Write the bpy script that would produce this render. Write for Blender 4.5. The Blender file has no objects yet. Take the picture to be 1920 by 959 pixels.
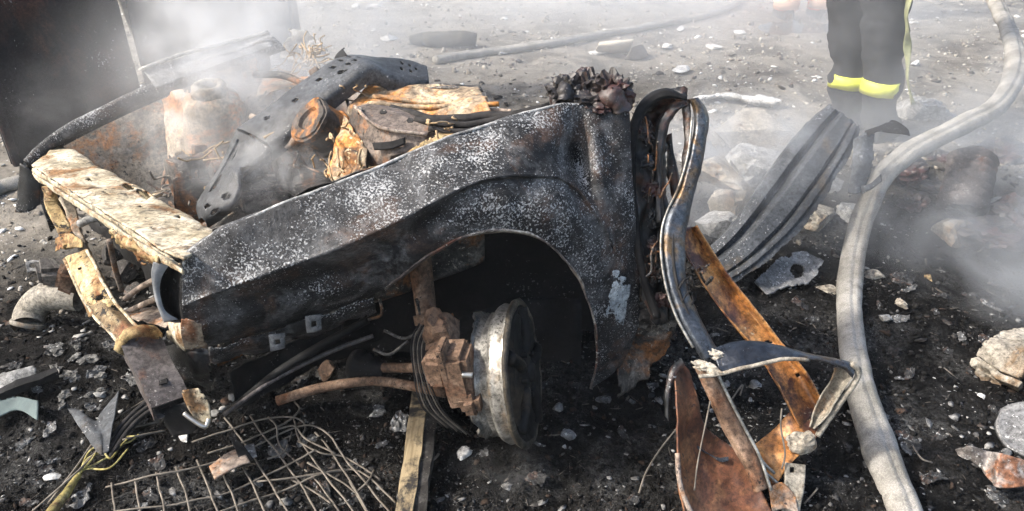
import bpy, bmesh, math, random
import numpy as np
from mathutils import Vector, Matrix

# ------------------------------------------------------------------ camera, world, sun, exposure
SC = bpy.context.scene
COL = SC.collection
CAM_H, PITCH, FPX, IW, IH = 1.4, math.radians(30), 1387.0, 1920.0, 959.0
cam = bpy.data.cameras.new('camera'); cam.sensor_width = 36.0; cam.lens = FPX / IW * 36.0
cam.clip_start = 0.05; cam.clip_end = 1000
camo = bpy.data.objects.new('camera', cam); COL.objects.link(camo)
camo.location = (0, 0, CAM_H); camo.rotation_euler = (math.pi / 2 - PITCH, 0, 0)
SC.camera = camo

SUN_EL, SUN_AZ = math.radians(43), math.radians(-98)      # azimuth from +Y, negative = to the left
W = bpy.data.worlds.new('World'); SC.world = W; W.use_nodes = True
wn = W.node_tree; bg = wn.nodes['Background']
sky = wn.nodes.new('ShaderNodeTexSky'); sky.sky_type = 'NISHITA'; sky.sun_disc = False
sky.sun_elevation = SUN_EL; sky.sun_rotation = SUN_AZ; sky.dust_density = 4.0; sky.air_density = 1.2
wn.links.new(sky.outputs[0], bg.inputs[0]); bg.inputs[1].default_value = 0.15
sl = bpy.data.lights.new('sun', 'SUN'); sl.energy = 2.7; sl.angle = math.radians(5.0); sl.color = (1.0, 0.95, 0.88)
so = bpy.data.objects.new('sun', sl); COL.objects.link(so)
sd = Vector((math.sin(SUN_AZ) * math.cos(SUN_EL), math.cos(SUN_AZ) * math.cos(SUN_EL), math.sin(SUN_EL)))
so.rotation_euler = sd.to_track_quat('Z', 'Y').to_euler(); so.location = sd * 20

SC.view_settings.view_transform = 'Standard'; SC.view_settings.look = 'None'
SC.view_settings.exposure = 1.1; SC.view_settings.gamma = 1.0
SC.render.engine = 'CYCLES'
SC.cycles.use_denoising = True
SC.cycles.volume_bounces = 1; SC.cycles.max_bounces = 5; SC.cycles.diffuse_bounces = 2; SC.cycles.glossy_bounces = 2
SC.cycles.volume_step_rate = 2.5; SC.cycles.volume_max_steps = 64
SC.cycles.use_adaptive_sampling = True; SC.cycles.adaptive_threshold = .04

# ------------------------------------------------------------------ helpers: positions
CP, SP = math.cos(PITCH), math.sin(PITCH)
def ray(px, py):
    a = (px - 960) / FPX; u = (479.5 - py) / FPX
    return np.array([a, CP + SP * u, -SP + CP * u])
def R(px, py, t):                       # photo pixel at forward distance t (metres)
    return np.array([0, 0, CAM_H]) + ray(px, py) * t
def G(px, py, z=0.0):                   # photo pixel on the level z
    d = ray(px, py); return np.array([0, 0, CAM_H]) + d * ((z - CAM_H) / d[2])
def vplane(p, q):                       # a vertical plane of the wreck through two plan points
    d = np.array([q[0] - p[0], q[1] - p[1]]); d /= np.linalg.norm(d)
    n = np.array([d[1], -d[0]])
    if n[1] > 0: n = -n
    c = n @ np.array(p[:2])
    def f(px, py, off=0.0):
        r = ray(px, py); t = (c + off) / (n @ r[:2]); return np.array([0, 0, CAM_H]) + r * t
    f.n = np.array([n[0], n[1], 0.0]); return f
NF = vplane((-.70, 1.326), (.216, 1.57))     # near fender
FF = vplane((-1.61, 2.28), (-.87, 2.74))     # far fender
FR = vplane((-1.61, 2.28), (-.69, 1.35))     # front end
FW = vplane((-.87, 2.74), (.127, 1.70))      # bulkhead

# ------------------------------------------------------------------ helpers: noise
def vnoise(P):
    P = np.asarray(P, float); i = np.floor(P).astype(np.int64); f = P - i; f = f * f * (3 - 2 * f)
    def h(a, b, c):
        x = (a * 374761393 + b * 668265263 + c * 2147483647) & 0xffffffff
        x = ((x ^ (x >> 13)) * 1274126177) & 0xffffffff
        return ((x ^ (x >> 16)) & 0xffff) / 65535.0
    o = 0
    for dx in (0, 1):
        wx = f[..., 0] if dx else 1 - f[..., 0]
        for dy in (0, 1):
            wy = f[..., 1] if dy else 1 - f[..., 1]
            for dz in (0, 1):
                wz = f[..., 2] if dz else 1 - f[..., 2]
                o = o + wx * wy * wz * h(i[..., 0] + dx, i[..., 1] + dy, i[..., 2] + dz)
    return o * 2 - 1
def fbm(P, scale=1.0, octv=3, gain=.5):
    P = np.asarray(P, float) * scale; a = 1.0; s = 0
    for k in range(octv):
        s = s + a * vnoise(P + 17.3 * k); P = P * 2.03; a *= gain
    return s
rng = np.random.default_rng(7)

# ------------------------------------------------------------------ helpers: objects
def link(o): COL.objects.link(o); return o
def thing(name, label, cat, loc, group=None, rz=0):
    o = bpy.data.objects.new(name, None); link(o); o.empty_display_size = .05
    o.location = [float(v) for v in loc]; o.rotation_euler = (0, 0, rz)
    o['label'] = label; o['category'] = cat
    if group: o['group'] = group
    return o
def tag(o, label, cat, group=None):
    o['label'] = label; o['category'] = cat
    if group: o['group'] = group
    return o
def worldloc(p):
    v = Vector((0, 0, 0))
    while p is not None: v += p.location; p = p.parent
    return np.array(v)
def mk(name, verts, faces, mat, parent=None, smooth=True, origin=None, label=None):
    verts = np.asarray(verts, float)
    me = bpy.data.meshes.new(name)
    base = worldloc(parent) if parent is not None else np.zeros(3)
    if origin is None and parent is None:
        origin = np.array([verts[:, 0].mean(), verts[:, 1].mean(), verts[:, 2].min()])
    if parent is not None: origin = base
    me.from_pydata((verts - origin).tolist(), [], [list(map(int, f)) for f in faces])
    me.update()
    if smooth:
        me.shade_smooth()
    me.materials.append(mat)
    o = bpy.data.objects.new(name, me); link(o)
    if parent is not None: o.parent = parent
    else: o.location = [float(v) for v in origin]
    if label: o['label'] = label
    return o
def crs(P, n):                           # Catmull-Rom along axis 0
    P = np.asarray(P, float); k = len(P)
    if k == 1: return np.repeat(P, n, 0)
    E = np.concatenate([[2 * P[0] - P[1]], P, [2 * P[-1] - P[-2]]])
    x = np.linspace(0, k - 1, n); i = np.minimum(x.astype(int), k - 2); f = (x - i).reshape(-1, *([1] * (P.ndim - 1)))
    a, b, c, d = E[i], E[i + 1], E[i + 2], E[i + 3]
    return .5 * (2 * b + (c - a) * f + (2 * a - 5 * b + 4 * c - d) * f ** 2 + (3 * b - a - 3 * c + d) * f ** 3)
def lin(P, n):
    P = np.asarray(P, float); x = np.linspace(0, len(P) - 1, n); i = np.minimum(x.astype(int), len(P) - 2)
    f = (x - i).reshape(-1, *([1] * (P.ndim - 1))); return P[i] * (1 - f) + P[i + 1] * f
def shell(P, keep, thick):
    nu, nv = P.shape[:2]
    du = np.gradient(P, axis=0); dv = np.gradient(P, axis=1)
    N = np.cross(du, dv); N /= np.linalg.norm(N, axis=2, keepdims=True) + 1e-12
    V = np.concatenate([(P + N * thick / 2).reshape(-1, 3), (P - N * thick / 2).reshape(-1, 3)]); o = nu * nv
    F = []; ed = {}
    for i in range(nu - 1):
        for j in range(nv - 1):
            if not keep[i, j]: continue
            a, b, c, d = i * nv + j, (i + 1) * nv + j, (i + 1) * nv + j + 1, i * nv + j + 1
            F.append((a, b, c, d)); F.append((a + o, d + o, c + o, b + o))
            for e in ((a, b), (b, c), (c, d), (d, a)):
                if (e[1], e[0]) in ed: del ed[(e[1], e[0])]
                else: ed[e] = 1
    for (a, b) in ed: F.append((b, a, a + o, b + o))
    used = np.zeros(len(V), bool)
    for f in F: used[list(f)] = True
    mp = np.cumsum(used) - 1
    return V[used], [tuple(mp[k] for k in f) for f in F]
def sheet(name, rows, mat, parent=None, nu=40, nv=16, thick=.003, dent=(.004, 9), ragged=0, holes=(), smooth=True, straight=False, label=None, rag_all=False, fold=False):
    P = np.array([[np.asarray(p, float) for p in r] for r in rows])
    f = lin if straight else crs
    P = f(P, nu); P = (lin if fold else f)(P.transpose(1, 0, 2), nv).transpose(1, 0, 2)
    du = np.gradient(P, axis=0); dv = np.gradient(P, axis=1)
    N = np.cross(du, dv); N /= np.linalg.norm(N, axis=2, keepdims=True) + 1e-12
    if dent[0]: P = P + N * (dent[0] * fbm(P, dent[1], 4))[..., None]
    keep = np.ones((nu - 1, nv - 1), bool)
    uu = (np.arange(nu - 1) + .5) / (nu - 1); vv = (np.arange(nv - 1) + .5) / (nv - 1)
    U, Vv = np.meshgrid(uu, vv, indexing='ij')
    for (u, v, a, b) in holes: keep &= ((U - u) / a) ** 2 + ((Vv - v) / b) ** 2 > 1
    if ragged:
        q = fbm(P[:-1, :-1], 26, 3) * .5 + .5
        edge = np.minimum(Vv, 1 - Vv) if not rag_all else np.minimum(np.minimum(Vv, 1 - Vv), np.minimum(U, 1 - U))
        keep &= edge > ragged * (q - .35)
    V, F = shell(P, keep, thick)
    return mk(name, V, F, mat, parent, smooth, label=label)
def tube(name, pts, r, mat, parent=None, n=8, seg=None, cap=True, flat=1.0, smooth=True, wob=0, crease=None, rvar=0):
    pts = np.asarray(pts, float); m = seg or max(2, (len(pts) - 1) * 6 + 1)
    rr = np.broadcast_to(np.asarray(r, float), (len(pts),)) if np.ndim(r) else np.full(len(pts), r)
    P = crs(pts, m) if len(pts) > 2 else lin(pts, m)
    rr = np.interp(np.linspace(0, 1, m), np.linspace(0, 1, len(rr)), rr)
    if rvar: rr = rr * (1 + rvar * fbm(P + 31, 5, 3))
    if wob: P = P + wob * np.stack([fbm(P + 3, 14, 2), fbm(P + 9, 14, 2), fbm(P + 21, 14, 2)], 1)
    T = np.gradient(P, axis=0); T /= np.linalg.norm(T, axis=1, keepdims=True) + 1e-12
    ref = np.array([0, 0, 1.0]) if abs(T[0][2]) < .9 else np.array([1.0, 0, 0])
    a = np.cross(T[0], ref); a /= np.linalg.norm(a); V = []
    for k in range(m):
        a = a - T[k] * (a @ T[k]); a /= np.linalg.norm(a) + 1e-12; b = np.cross(T[k], a)
        for q in range(n):
            th = 2 * math.pi * q / n; cf = 1.0 if crease is None or q not in crease else .86; V.append(P[k] + cf * rr[k] * (a * math.cos(th) + b * math.sin(th) * flat))
    F = [(k * n + q, k * n + (q + 1) % n, (k + 1) * n + (q + 1) % n, (k + 1) * n + q) for k in range(m - 1) for q in range(n)]
    if cap: F += [tuple(range(n - 1, -1, -1)), tuple(range((m - 1) * n, m * n))]
    return mk(name, V, F, mat, parent, smooth)
def sweep(name, path, prof, mat, parent=None, up=(0, 0, 1), seg=24, smooth=False, scale=None, twist=None, dent=.0):
    path = np.asarray(path, float); P = crs(path, seg) if len(path) > 2 else lin(path, seg)
    T = np.gradient(P, axis=0); T /= np.linalg.norm(T, axis=1, keepdims=True)
    sc = np.interp(np.linspace(0, 1, seg), np.linspace(0, 1, len(scale)), scale) if scale is not None else np.ones(seg)
    tw = np.interp(np.linspace(0, 1, seg), np.linspace(0, 1, len(twist)), twist) if twist is not None else np.zeros(seg)
    V = []; n = len(prof); up = np.asarray(up, float)
    for k in range(seg):
        a = np.cross(T[k], up); a /= np.linalg.norm(a); b = np.cross(a, T[k])
        c, s = math.cos(tw[k]), math.sin(tw[k])
        for (x, y) in prof:
            x2, y2 = (x * c - y * s) * sc[k], (x * s + y * c) * sc[k]; V.append(P[k] + a * x2 + b * y2)
    V = np.array(V)
    if dent: V = V + dent * np.stack([fbm(V, 22, 3), fbm(V + 5, 22, 3), fbm(V + 11, 22, 3)], 1)
    F = [(k * n + q, k * n + (q + 1) % n, (k + 1) * n + (q + 1) % n, (k + 1) * n + q) for k in range(seg - 1) for q in range(n)]
    F += [tuple(range(n - 1, -1, -1)), tuple(range((seg - 1) * n, seg * n))]
    return mk(name, V, F, mat, parent, smooth)
def chan(w, h, th=.004):                 # open channel profile, open side up
    return [(-w / 2, 0), (w / 2, 0), (w / 2, h), (w / 2 - th, h), (w / 2 - th, th), (-w / 2 + th, th), (-w / 2 + th, h), (-w / 2, h)]
def rect(w, h): return [(-w / 2, -h / 2), (w / 2, -h / 2), (w / 2, h / 2), (-w / 2, h / 2)]
def orbox(w, h, c=.2):
    k = min(w, h) * c
    return [(-w / 2 + k, -h / 2), (w / 2 - k, -h / 2), (w / 2, -h / 2 + k), (w / 2, h / 2 - k), (w / 2 - k, h / 2), (-w / 2 + k, h / 2), (-w / 2, h / 2 - k), (-w / 2, -h / 2 + k)]
def frame_of(axis):
    z = np.asarray(axis, float); z /= np.linalg.norm(z)
    x = np.cross([0, 0, 1.0], z)
    if np.linalg.norm(x) < 1e-3: x = np.array([1.0, 0, 0])
    x /= np.linalg.norm(x); return x, np.cross(z, x), z
def lathe(name, prof, c, axis, mat, parent=None, n=48, smooth=True, warp=0, ragged=None, closed=True):
    x, y, z = frame_of(axis); c = np.asarray(c, float); V = []; m = len(prof)
    for k in range(n):
        th = 2 * math.pi * k / n
        for q, (r, h) in enumerate(prof):
            hh = h
            if ragged and q in ragged[0]: hh = h + ragged[1] * (fbm([[math.cos(th) * 2, math.sin(th) * 2, .3]], 2.2, 3)[0])
            V.append(c + (x * math.cos(th) + y * math.sin(th)) * r + z * hh)
    V = np.array(V)
    if warp: V = V + warp * np.stack([fbm(V, 18, 3), fbm(V + 5, 18, 3), fbm(V + 11, 18, 3)], 1)
    F = []
    mm = m if closed else m - 1
    for k in range(n):
        for q in range(mm):
            q2 = (q + 1) % m; F.append((k * m + q, ((k + 1) % n) * m + q, ((k + 1) % n) * m + q2, k * m + q2))
    return mk(name, V, F, mat, parent, smooth)
def ico(sub):
    b = bmesh.new(); bmesh.ops.create_icosphere(b, subdivisions=sub, radius=1)
    v = np.array([x.co[:] for x in b.verts]); f = [[q.index for q in p.verts] for p in b.faces]; b.free(); return v, f
ICO = {k: ico(k) for k in (1, 2, 3, 4)}
def rock(name, loc, size, seed, mat, parent=None, sub=3, amp=.35, freq=1.4, smooth=False, sink=.25, rz=None, facet=False):
    v, f = ICO[sub]; v = v.copy()
    r = 1 + amp * fbm(v + seed * 3.7, freq, 4, .55)
    v = v * r[:, None]
    if facet:
        rg = np.random.default_rng(seed)
        for k in range(9):
            d = rg.normal(size=3); d /= np.linalg.norm(d); h = rg.uniform(.45, .8)
            e = v @ d - h; v = v - np.where(e > 0, e, 0)[:, None] * d
    a = seed * 1.7 if rz is None else rz; c, s = math.cos(a), math.sin(a)
    v = v * np.asarray(size); v = v @ np.array([[c, s, 0], [-s, c, 0], [0, 0, 1]])
    v[:, 2] += size[2] * (1 - sink * 2)
    return mk(name, v + np.asarray(loc), f, mat, parent, smooth)
def block(name, c, size, mat, parent=None, axes=None, bev=.15, jit=0, seed=1, smooth=False):
    b = bmesh.new(); bmesh.ops.create_cube(b, size=1)
    for v in b.verts: v.co = Vector((v.co.x * size[0], v.co.y * size[1], v.co.z * size[2]))
    if bev: bmesh.ops.bevel(b, geom=list(b.edges), offset=min(size) * bev, segments=2, affect='EDGES')
    v = np.array([x.co[:] for x in b.verts]); f = [[q.index for q in p.verts] for p in b.faces]; b.free()
    if jit: v = v + jit * np.stack([fbm(v + seed, 11, 2), fbm(v + seed + 5, 11, 2), fbm(v + seed + 9, 11, 2)], 1)
    if axes is not None: v = v @ np.array(axes)
    return mk(name, v + np.asarray(c, float), f, mat, parent, smooth)
def axes_rot(rx, ry, rz):
    return np.array(Matrix.Rotation(rz, 3, 'Z') @ Matrix.Rotation(ry, 3, 'Y') @ Matrix.Rotation(rx, 3, 'X')).T

# ------------------------------------------------------------------ helpers: materials
class NT:
    def __init__(s, name):
        s.m = bpy.data.materials.new(name); s.m.use_nodes = True; s.t = s.m.node_tree; s.b = s.t.nodes['Principled BSDF']
        s.co = s.t.nodes.new('ShaderNodeTexCoord').outputs['Object']
    def L(s, a, b): s.t.links.new(a, b)
    def noise(s, scale, detail=6, rough=.6, dist=0, vec=None, off=0):
        n = s.t.nodes.new('ShaderNodeTexNoise'); n.inputs['Scale'].default_value = scale; n.inputs['Detail'].default_value = min(detail, 5)
        n.inputs['Roughness'].default_value = rough; n.inputs['Distortion'].default_value = dist
        v = vec or s.co
        if off:
            a = s.t.nodes.new('ShaderNodeVectorMath'); a.inputs[1].default_value = (off, off * 1.3, -off); s.L(v, a.inputs[0]); v = a.outputs[0]
        s.L(v, n.inputs['Vector']); return n.outputs[0]
    def ramp(s, x, stops):
        r = s.t.nodes.new('ShaderNodeValToRGB'); e = r.color_ramp.elements
        while len(e) < len(stops): e.new(.5)
        for k, (p, c) in enumerate(stops):
            e[k].position = p; e[k].color = (c, c, c, 1) if not hasattr(c, '__len__') else (*c, 1)
        s.L(x, r.inputs[0]); return r.outputs[0]
    def mix(s, f, a, b):
        m = s.t.nodes.new('ShaderNodeMix'); m.data_type = 'RGBA'
        for i, x in ((0, f), (6, a), (7, b)):
            if hasattr(x, 'is_linked'): s.L(x, m.inputs[i])
            elif i == 0: m.inputs[0].default_value = x
            else: m.inputs[i].default_value = (*x, 1)
        return m.outputs[2]
    def mul(s, a, b):
        m = s.t.nodes.new('ShaderNodeMix'); m.data_type = 'RGBA'; m.blend_type = 'MULTIPLY'; m.inputs[0].default_value = 1
        s.L(a, m.inputs[6]); s.L(b, m.inputs[7]); return m.outputs[2]
    def math(s, op, a, b=0.0):
        m = s.t.nodes.new('ShaderNodeMath'); m.operation = op
        for i, x in ((0, a), (1, b)):
            if hasattr(x, 'is_linked'): s.L(x, m.inputs[i])
            else: m.inputs[i].default_value = x
        return m.outputs[0]
    def upness(s):
        g = s.t.nodes.new('ShaderNodeNewGeometry'); x = s.t.nodes.new('ShaderNodeSeparateXYZ'); s.L(g.outputs['Normal'], x.inputs[0]); return x.outputs[2]
    def sep(s, vec=None):
        x = s.t.nodes.new('ShaderNodeSeparateXYZ'); s.L(vec or s.co, x.inputs[0]); return x.outputs
    def done(s, col, rough=.7, metal=0.0, bump=None, bs=.3, bd=.004, spec=.5):
        for nm, x in (('Base Color', col), ('Roughness', rough), ('Metallic', metal)):
            if hasattr(x, 'is_linked'): s.L(x, s.b.inputs[nm])
            elif nm == 'Base Color': s.b.inputs[nm].default_value = (*x, 1)
            else: s.b.inputs[nm].default_value = x
        s.b.inputs['Specular IOR Level'].default_value = spec
        if bump is not None:
            b = s.t.nodes.new('ShaderNodeBump'); b.inputs['Strength'].default_value = bs; b.inputs['Distance'].default_value = bd
            s.L(bump, b.inputs['Height']); s.L(b.outputs[0], s.b.inputs['Normal'])
        return s.m
def burnt(name, a, b, c, scale=6, rust=None, ramt=.5, rscale=7, speck=None, samt=.5, sscale=120, rough=.6, metal=0.0, up=False, soot=0.0, sootscale=4, bs=.4, bd=.004, spec=.28, wash=None, wamt=.5):
    n = NT(name)
    n1 = n.noise(scale, 8, .62, .6)
    col = n.ramp(n1, [(.32, a), (.5, b), (.68, c)])
    if rust:
        rm = n.ramp(n.noise(rscale, 9, .68, .4, off=4.1), [(.60 - .22 * ramt, 0), (.70 - .22 * ramt, 1)])
        rc = n.ramp(n.noise(rscale * 5, 6, .7, off=9.7), [(.3, tuple(v * .45 for v in rust)), (.6, rust), (.8, tuple(min(1, v * 1.5) for v in rust))])
        col = n.mix(rm, col, rc)
    if soot:
        sm = n.ramp(n.noise(sootscale, 8, .65, .8, off=13.3), [(.62 - .25 * soot, 0), (.78 - .25 * soot, 1)])
        col = n.mix(sm, col, (.012, .012, .013))
    if wash:
        wm = n.ramp(n.noise(10, 5, .72, .9, off=41), [(.62 - .25 * wamt, 0), (.86 - .25 * wamt, .85)])
        col = n.mix(wm, col, wash)
    grit = n.noise(85, 5, .78, .3, off=31)
    col = n.mul(col, n.ramp(grit, [(.34, .32), (.5, .95), (.66, 1.5)]))
    fine = n.noise(sscale, 4, .7, off=2.2)
    h = fine
    if speck:
        broad = n.noise(5.5, 5, .6, off=21.0)
        x = n.math('ADD', fine, n.math('MULTIPLY', n.math('SUBTRACT', broad, .5), .6))
        if up: x = n.math('ADD', x, n.math('MULTIPLY', n.math('SUBTRACT', n.upness(), .35), .09))
        sm = n.ramp(x, [(.72 - .25 * samt, 0), (.77 - .25 * samt, 1)])
        col = n.mix(sm, col, speck)
        h = n.math('ADD', n.math('MULTIPLY', fine, .5), n.math('MULTIPLY', sm, .5))
    hh = n.math('ADD', n.math('ADD', n.math('MULTIPLY', n1, .8), n.math('MULTIPLY', h, .5)), n.math('MULTIPLY', grit, .6))
    rg = n.math('ADD', n.math('MULTIPLY', n.noise(scale * 3, 5, .6, off=6.6), .5), rough - .25)
    return n.done(col, rg, metal, hh, bs, bd, spec)
def plain(name, col, var=.4, scale=20, rough=.8, metal=0.0, bs=.3, bd=.003):
    n = NT(name); x = n.noise(scale, 7, .65, .3)
    c = n.ramp(x, [(.3, tuple(v * (1 - var) for v in col)), (.7, tuple(min(1, v * (1 + var)) for v in col))])
    return n.done(c, rough, metal, x, bs, bd, .12)

M = {}
M['fender'] = burnt('burnt_fender_paint', (.006, .006, .006), (.020, .020, .021), (.060, .061, .063), 6, rust=(.10, .06, .042), ramt=.32, rscale=7,
                    speck=(.48, .48, .475), samt=.55, sscale=200, rough=.6, up=True, soot=.5, sootscale=6, bs=.9, bd=.005, wash=(.17, .17, .17), wamt=.52)
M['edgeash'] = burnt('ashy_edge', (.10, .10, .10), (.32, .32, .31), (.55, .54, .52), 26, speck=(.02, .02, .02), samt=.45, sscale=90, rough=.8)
M['pillar'] = burnt('burnt_pillar_metal', (.004, .0045, .005), (.010, .011, .012), (.03, .033, .036), 12, rust=(.10, .04, .02), ramt=.3, speck=(.4, .4, .4), samt=.25, sscale=140, rough=.42, spec=.55)
M['strip'] = burnt('heat_greyed_strip', (.03, .034, .04), (.07, .08, .095), (.16, .17, .18), 7, rust=(.2, .13, .07), ramt=.25, speck=(.55, .53, .48), samt=.22, sscale=110, rough=.36, metal=.5)
M['rusty'] = burnt('orange_rust_channel', (.17, .065, .02), (.42, .18, .05), (.58, .31, .11), 8, rust=(.10, .035, .018), ramt=.45, speck=(.5, .4, .25), samt=.2, sscale=90, rough=.36, metal=.2, spec=.6)
M['brown'] = burnt('brown_rust_panel', (.05, .018, .010), (.14, .055, .026), (.26, .13, .065), 7, rust=(.30, .14, .06), ramt=.3, speck=(.02, .01, .01), samt=.3, sscale=60, rough=.5, spec=.5)
M['cream'] = burnt('scorched_cream_panel', (.20, .165, .10), (.46, .39, .27), (.66, .60, .47), 10, rust=(.26, .14, .06), ramt=.42, rscale=9, speck=(.03, .025, .02), samt=.42, sscale=60, rough=.75, bs=.6, bd=.005, soot=.30, sootscale=12)
M['yellow'] = burnt('scorched_yellow_metal', (.15, .095, .045), (.36, .26, .12), (.55, .45, .27), 11, rust=(.22, .09, .03), ramt=.5, speck=(.02, .016, .013), samt=.52, sscale=60, rough=.75, bs=.6, bd=.005)
M['apron'] = burnt('rust_stained_bay_wall', (.14, .11, .08), (.32, .26, .19), (.50, .43, .33), 6, rust=(.48, .19, .05), ramt=.44, rscale=6, wash=(.5, .46, .40), wamt=.4, speck=(.03, .025, .02), samt=.25, sscale=70, rough=.8, soot=.3)
M['bay'] = burnt('sooty_bay_metal', (.012, .011, .011), (.04, .037, .034), (.12, .11, .10), 9, rust=(.26, .11, .04), ramt=.36, speck=(.4, .36, .3), samt=.36, sscale=90, rough=.75, wash=(.28, .26, .23), wamt=.45)
M['cowl'] = burnt('orange_yellow_cowl', (.10, .078, .06), (.34, .255, .165), (.60, .49, .34), 9, rust=(.64, .27, .07), ramt=.46, rscale=6, speck=(.6, .5, .3), samt=.3, sscale=70, rough=.75, soot=.2, sootscale=7)
M['towerbox'] = burnt('pinkish_grey_box', (.10, .08, .065), (.25, .20, .165), (.42, .34, .27), 9, rust=(.38, .17, .06), ramt=.36, wash=(.45, .40, .33), wamt=.4, speck=(.04, .03, .03), samt=.3, sscale=60, rough=.75)
M['brace'] = burnt('grey_black_brace', (.022, .024, .026), (.05, .053, .057), (.09, .095, .10), 6, speck=(.35, .35, .34), samt=.18, sscale=100, rough=.5)
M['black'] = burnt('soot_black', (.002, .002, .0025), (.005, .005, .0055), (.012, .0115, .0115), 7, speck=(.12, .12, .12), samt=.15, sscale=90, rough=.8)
M['char'] = burnt('charred_lump', (.006, .005, .005), (.018, .014, .013), (.05, .035, .03), 14, rust=(.07, .025, .02), ramt=.4, speck=(.25, .24, .23), samt=.2, sscale=120, rough=.5, spec=.6)
M['suspension'] = burnt('brown_rust_suspension', (.06, .036, .024), (.16, .10, .065), (.29, .20, .14), 14, rust=(.16, .075, .04), ramt=.4, speck=(.02, .015, .012), samt=.3, sscale=90, rough=.8)
M['alloy'] = burnt('scorched_alloy', (.13, .124, .112), (.30, .288, .26), (.48, .46, .415), 12, rust=(.22, .17, .12), ramt=.1, speck=(.06, .055, .05), samt=.25, sscale=120, rough=.4, metal=.5, bs=.2, bd=.002)
M['rimdark'] = burnt('sooty_rim', (.003, .003, .003), (.008, .0078, .0075), (.025, .023, .021), 10, rust=(.05, .035, .022), ramt=.15, rough=.7)
M['steel'] = plain('bare_steel', (.5, .47, .42), .3, 30, .35, .8)
M['rail'] = burnt('rail_box_metal', (.03, .025, .024), (.075, .066, .064), (.13, .115, .11), 12, rust=(.12, .06, .04), ramt=.3, speck=(.3, .28, .26), samt=.2, sscale=120, rough=.65)
M['bucket'] = plain('grey_lamp_bucket', (.16, .165, .17), .35, 18, .6)
M['panelgrey'] = burnt('grey_torn_panel', (.025, .027, .03), (.055, .06, .066), (.12, .128, .135), 5, rust=(.10, .08, .06), ramt=.12, speck=(.4, .4, .4), samt=.22, sscale=110, rough=.62, soot=.3)
M['paneldark'] = burnt('scorched_upright_panel', (.006, .006, .008), (.016, .015, .018), (.035, .03, .032), 2.2, rust=(.055, .025, .02), ramt=.3, rscale=2.5, speck=(.3, .3, .3), samt=.12, sscale=70, rough=.85, spec=.2)
M['hose'] = NT('canvas_hose')
def hose_mat():
    n = M['hose']; x = n.noise(9, 8, .65); c = n.ramp(x, [(.3, (.20, .19, .165)), (.55, (.37, .352, .318)), (.75, (.47, .452, .41))])
    d = n.ramp(n.noise(28, 6, .7, off=3), [(.55, 0), (.7, .55)]); c = n.mix(d, c, (.09, .08, .07))
    d2 = n.ramp(n.noise(4.5, 5, .7, .6, off=12), [(.52, 0), (.68, .6)]); c = n.mix(d2, c, (.11, .10, .085))
    wv = n.t.nodes.new('ShaderNodeTexVoronoi'); wv.inputs['Scale'].default_value = 260; n.L(n.co, wv.inputs['Vector'])
    c = n.mul(c, n.ramp(wv.outputs[0], [(.0, 1.1), (.7, .72)]))
    return n.done(c, .9, 0, n.math('ADD', wv.outputs[0], n.noise(60, 4, .7)), .5, .003, .1)
M['hose'] = hose_mat()
M['hoseseam'] = plain('hose_crease', (.16, .15, .13), .4, 30, .9)
M['wire'] = plain('ashy_wire', (.17, .15, .125), .5, 40, .7, .3)
M['wirerust'] = plain('straw_rust_wire', (.36, .26, .155), .5, 40, .85)
M['wiredark'] = plain('dark_wire', (.03, .028, .027), .5, 40, .7)
M['wood'] = NT('scorched_timber')
def wood_mat():
    n = M['wood']; mp = n.t.nodes.new('ShaderNodeMapping'); mp.inputs['Scale'].default_value = (26, 1.6, 26); n.L(n.co, mp.inputs[0])
    g = n.noise(3, 7, .6, .5, mp.outputs[0]); c = n.ramp(g, [(.3, (.20, .145, .075)), (.6, (.40, .31, .18)), (.8, (.5, .41, .26))])
    ch = n.ramp(n.noise(9, 8, .7, .3), [(.5, 0), (.62, 1)]); c = n.mix(ch, c, (.02, .017, .014))
    return n.done(c, .8, 0, g, .4, .004)
M['wood'] = wood_mat()
M['woodchar'] = burnt('charred_timber', (.008, .007, .006), (.022, .02, .018), (.07, .065, .06), 20, speck=(.2, .18, .15), samt=.3, rough=.8)
M['ash'] = burnt('pale_ash', (.13, .128, .12), (.27, .265, .25), (.46, .45, .43), 18, speck=(.08, .075, .07), samt=.3, sscale=70, rough=.9)
M['ashwarm'] = burnt('warm_pale_rubble', (.16, .14, .11), (.30, .27, .22), (.46, .42, .35), 9, rust=(.22, .15, .09), ramt=.3, speck=(.10, .09, .08), samt=.35, sscale=40, rough=.9)
M['greyash'] = burnt('grey_ash_lump', (.04, .04, .038), (.13, .128, .12), (.30, .295, .28), 22, speck=(.02, .02, .02), samt=.4, sscale=80, rough=.95, spec=.05)
M['white'] = burnt('white_fragment', (.38, .375, .355), (.54, .53, .505), (.68, .67, .64), 12, speck=(.25, .23, .2), samt=.25, sscale=60, rough=.85)
M['foil'] = burnt('crumpled_sheet', (.07, .06, .055), (.20, .18, .165), (.36, .34, .32), 16, rust=(.24, .11, .06), ramt=.42, rscale=12, speck=(.5, .5, .48), samt=.2, rough=.5, metal=.3)
M['greyplate'] = burnt('ash_grey_plate', (.08, .08, .08), (.17, .17, .17), (.28, .28, .275), 12, speck=(.5, .5, .5), samt=.3, sscale=80, rough=.75)
M['pipe'] = burnt('ash_coated_pipe', (.13, .115, .09), (.27, .245, .20), (.40, .37, .31), 9, rust=(.22, .14, .08), ramt=.25, speck=(.05, .05, .05), samt=.25, rough=.7, soot=.25, sootscale=8)
M['beige'] = plain('beige_sheet', (.52, .46, .36), .2, 14, .8)
M['greytile'] = plain('grey_brown_sheet', (.20, .175, .155), .3, 14, .8)
M['log'] = plain('charred_log', (.06, .055, .045), .6, 14, .9)
M['teal'] = plain('pale_teal_sheet', (.13, .165, .16), .35, 9, .7)
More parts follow.
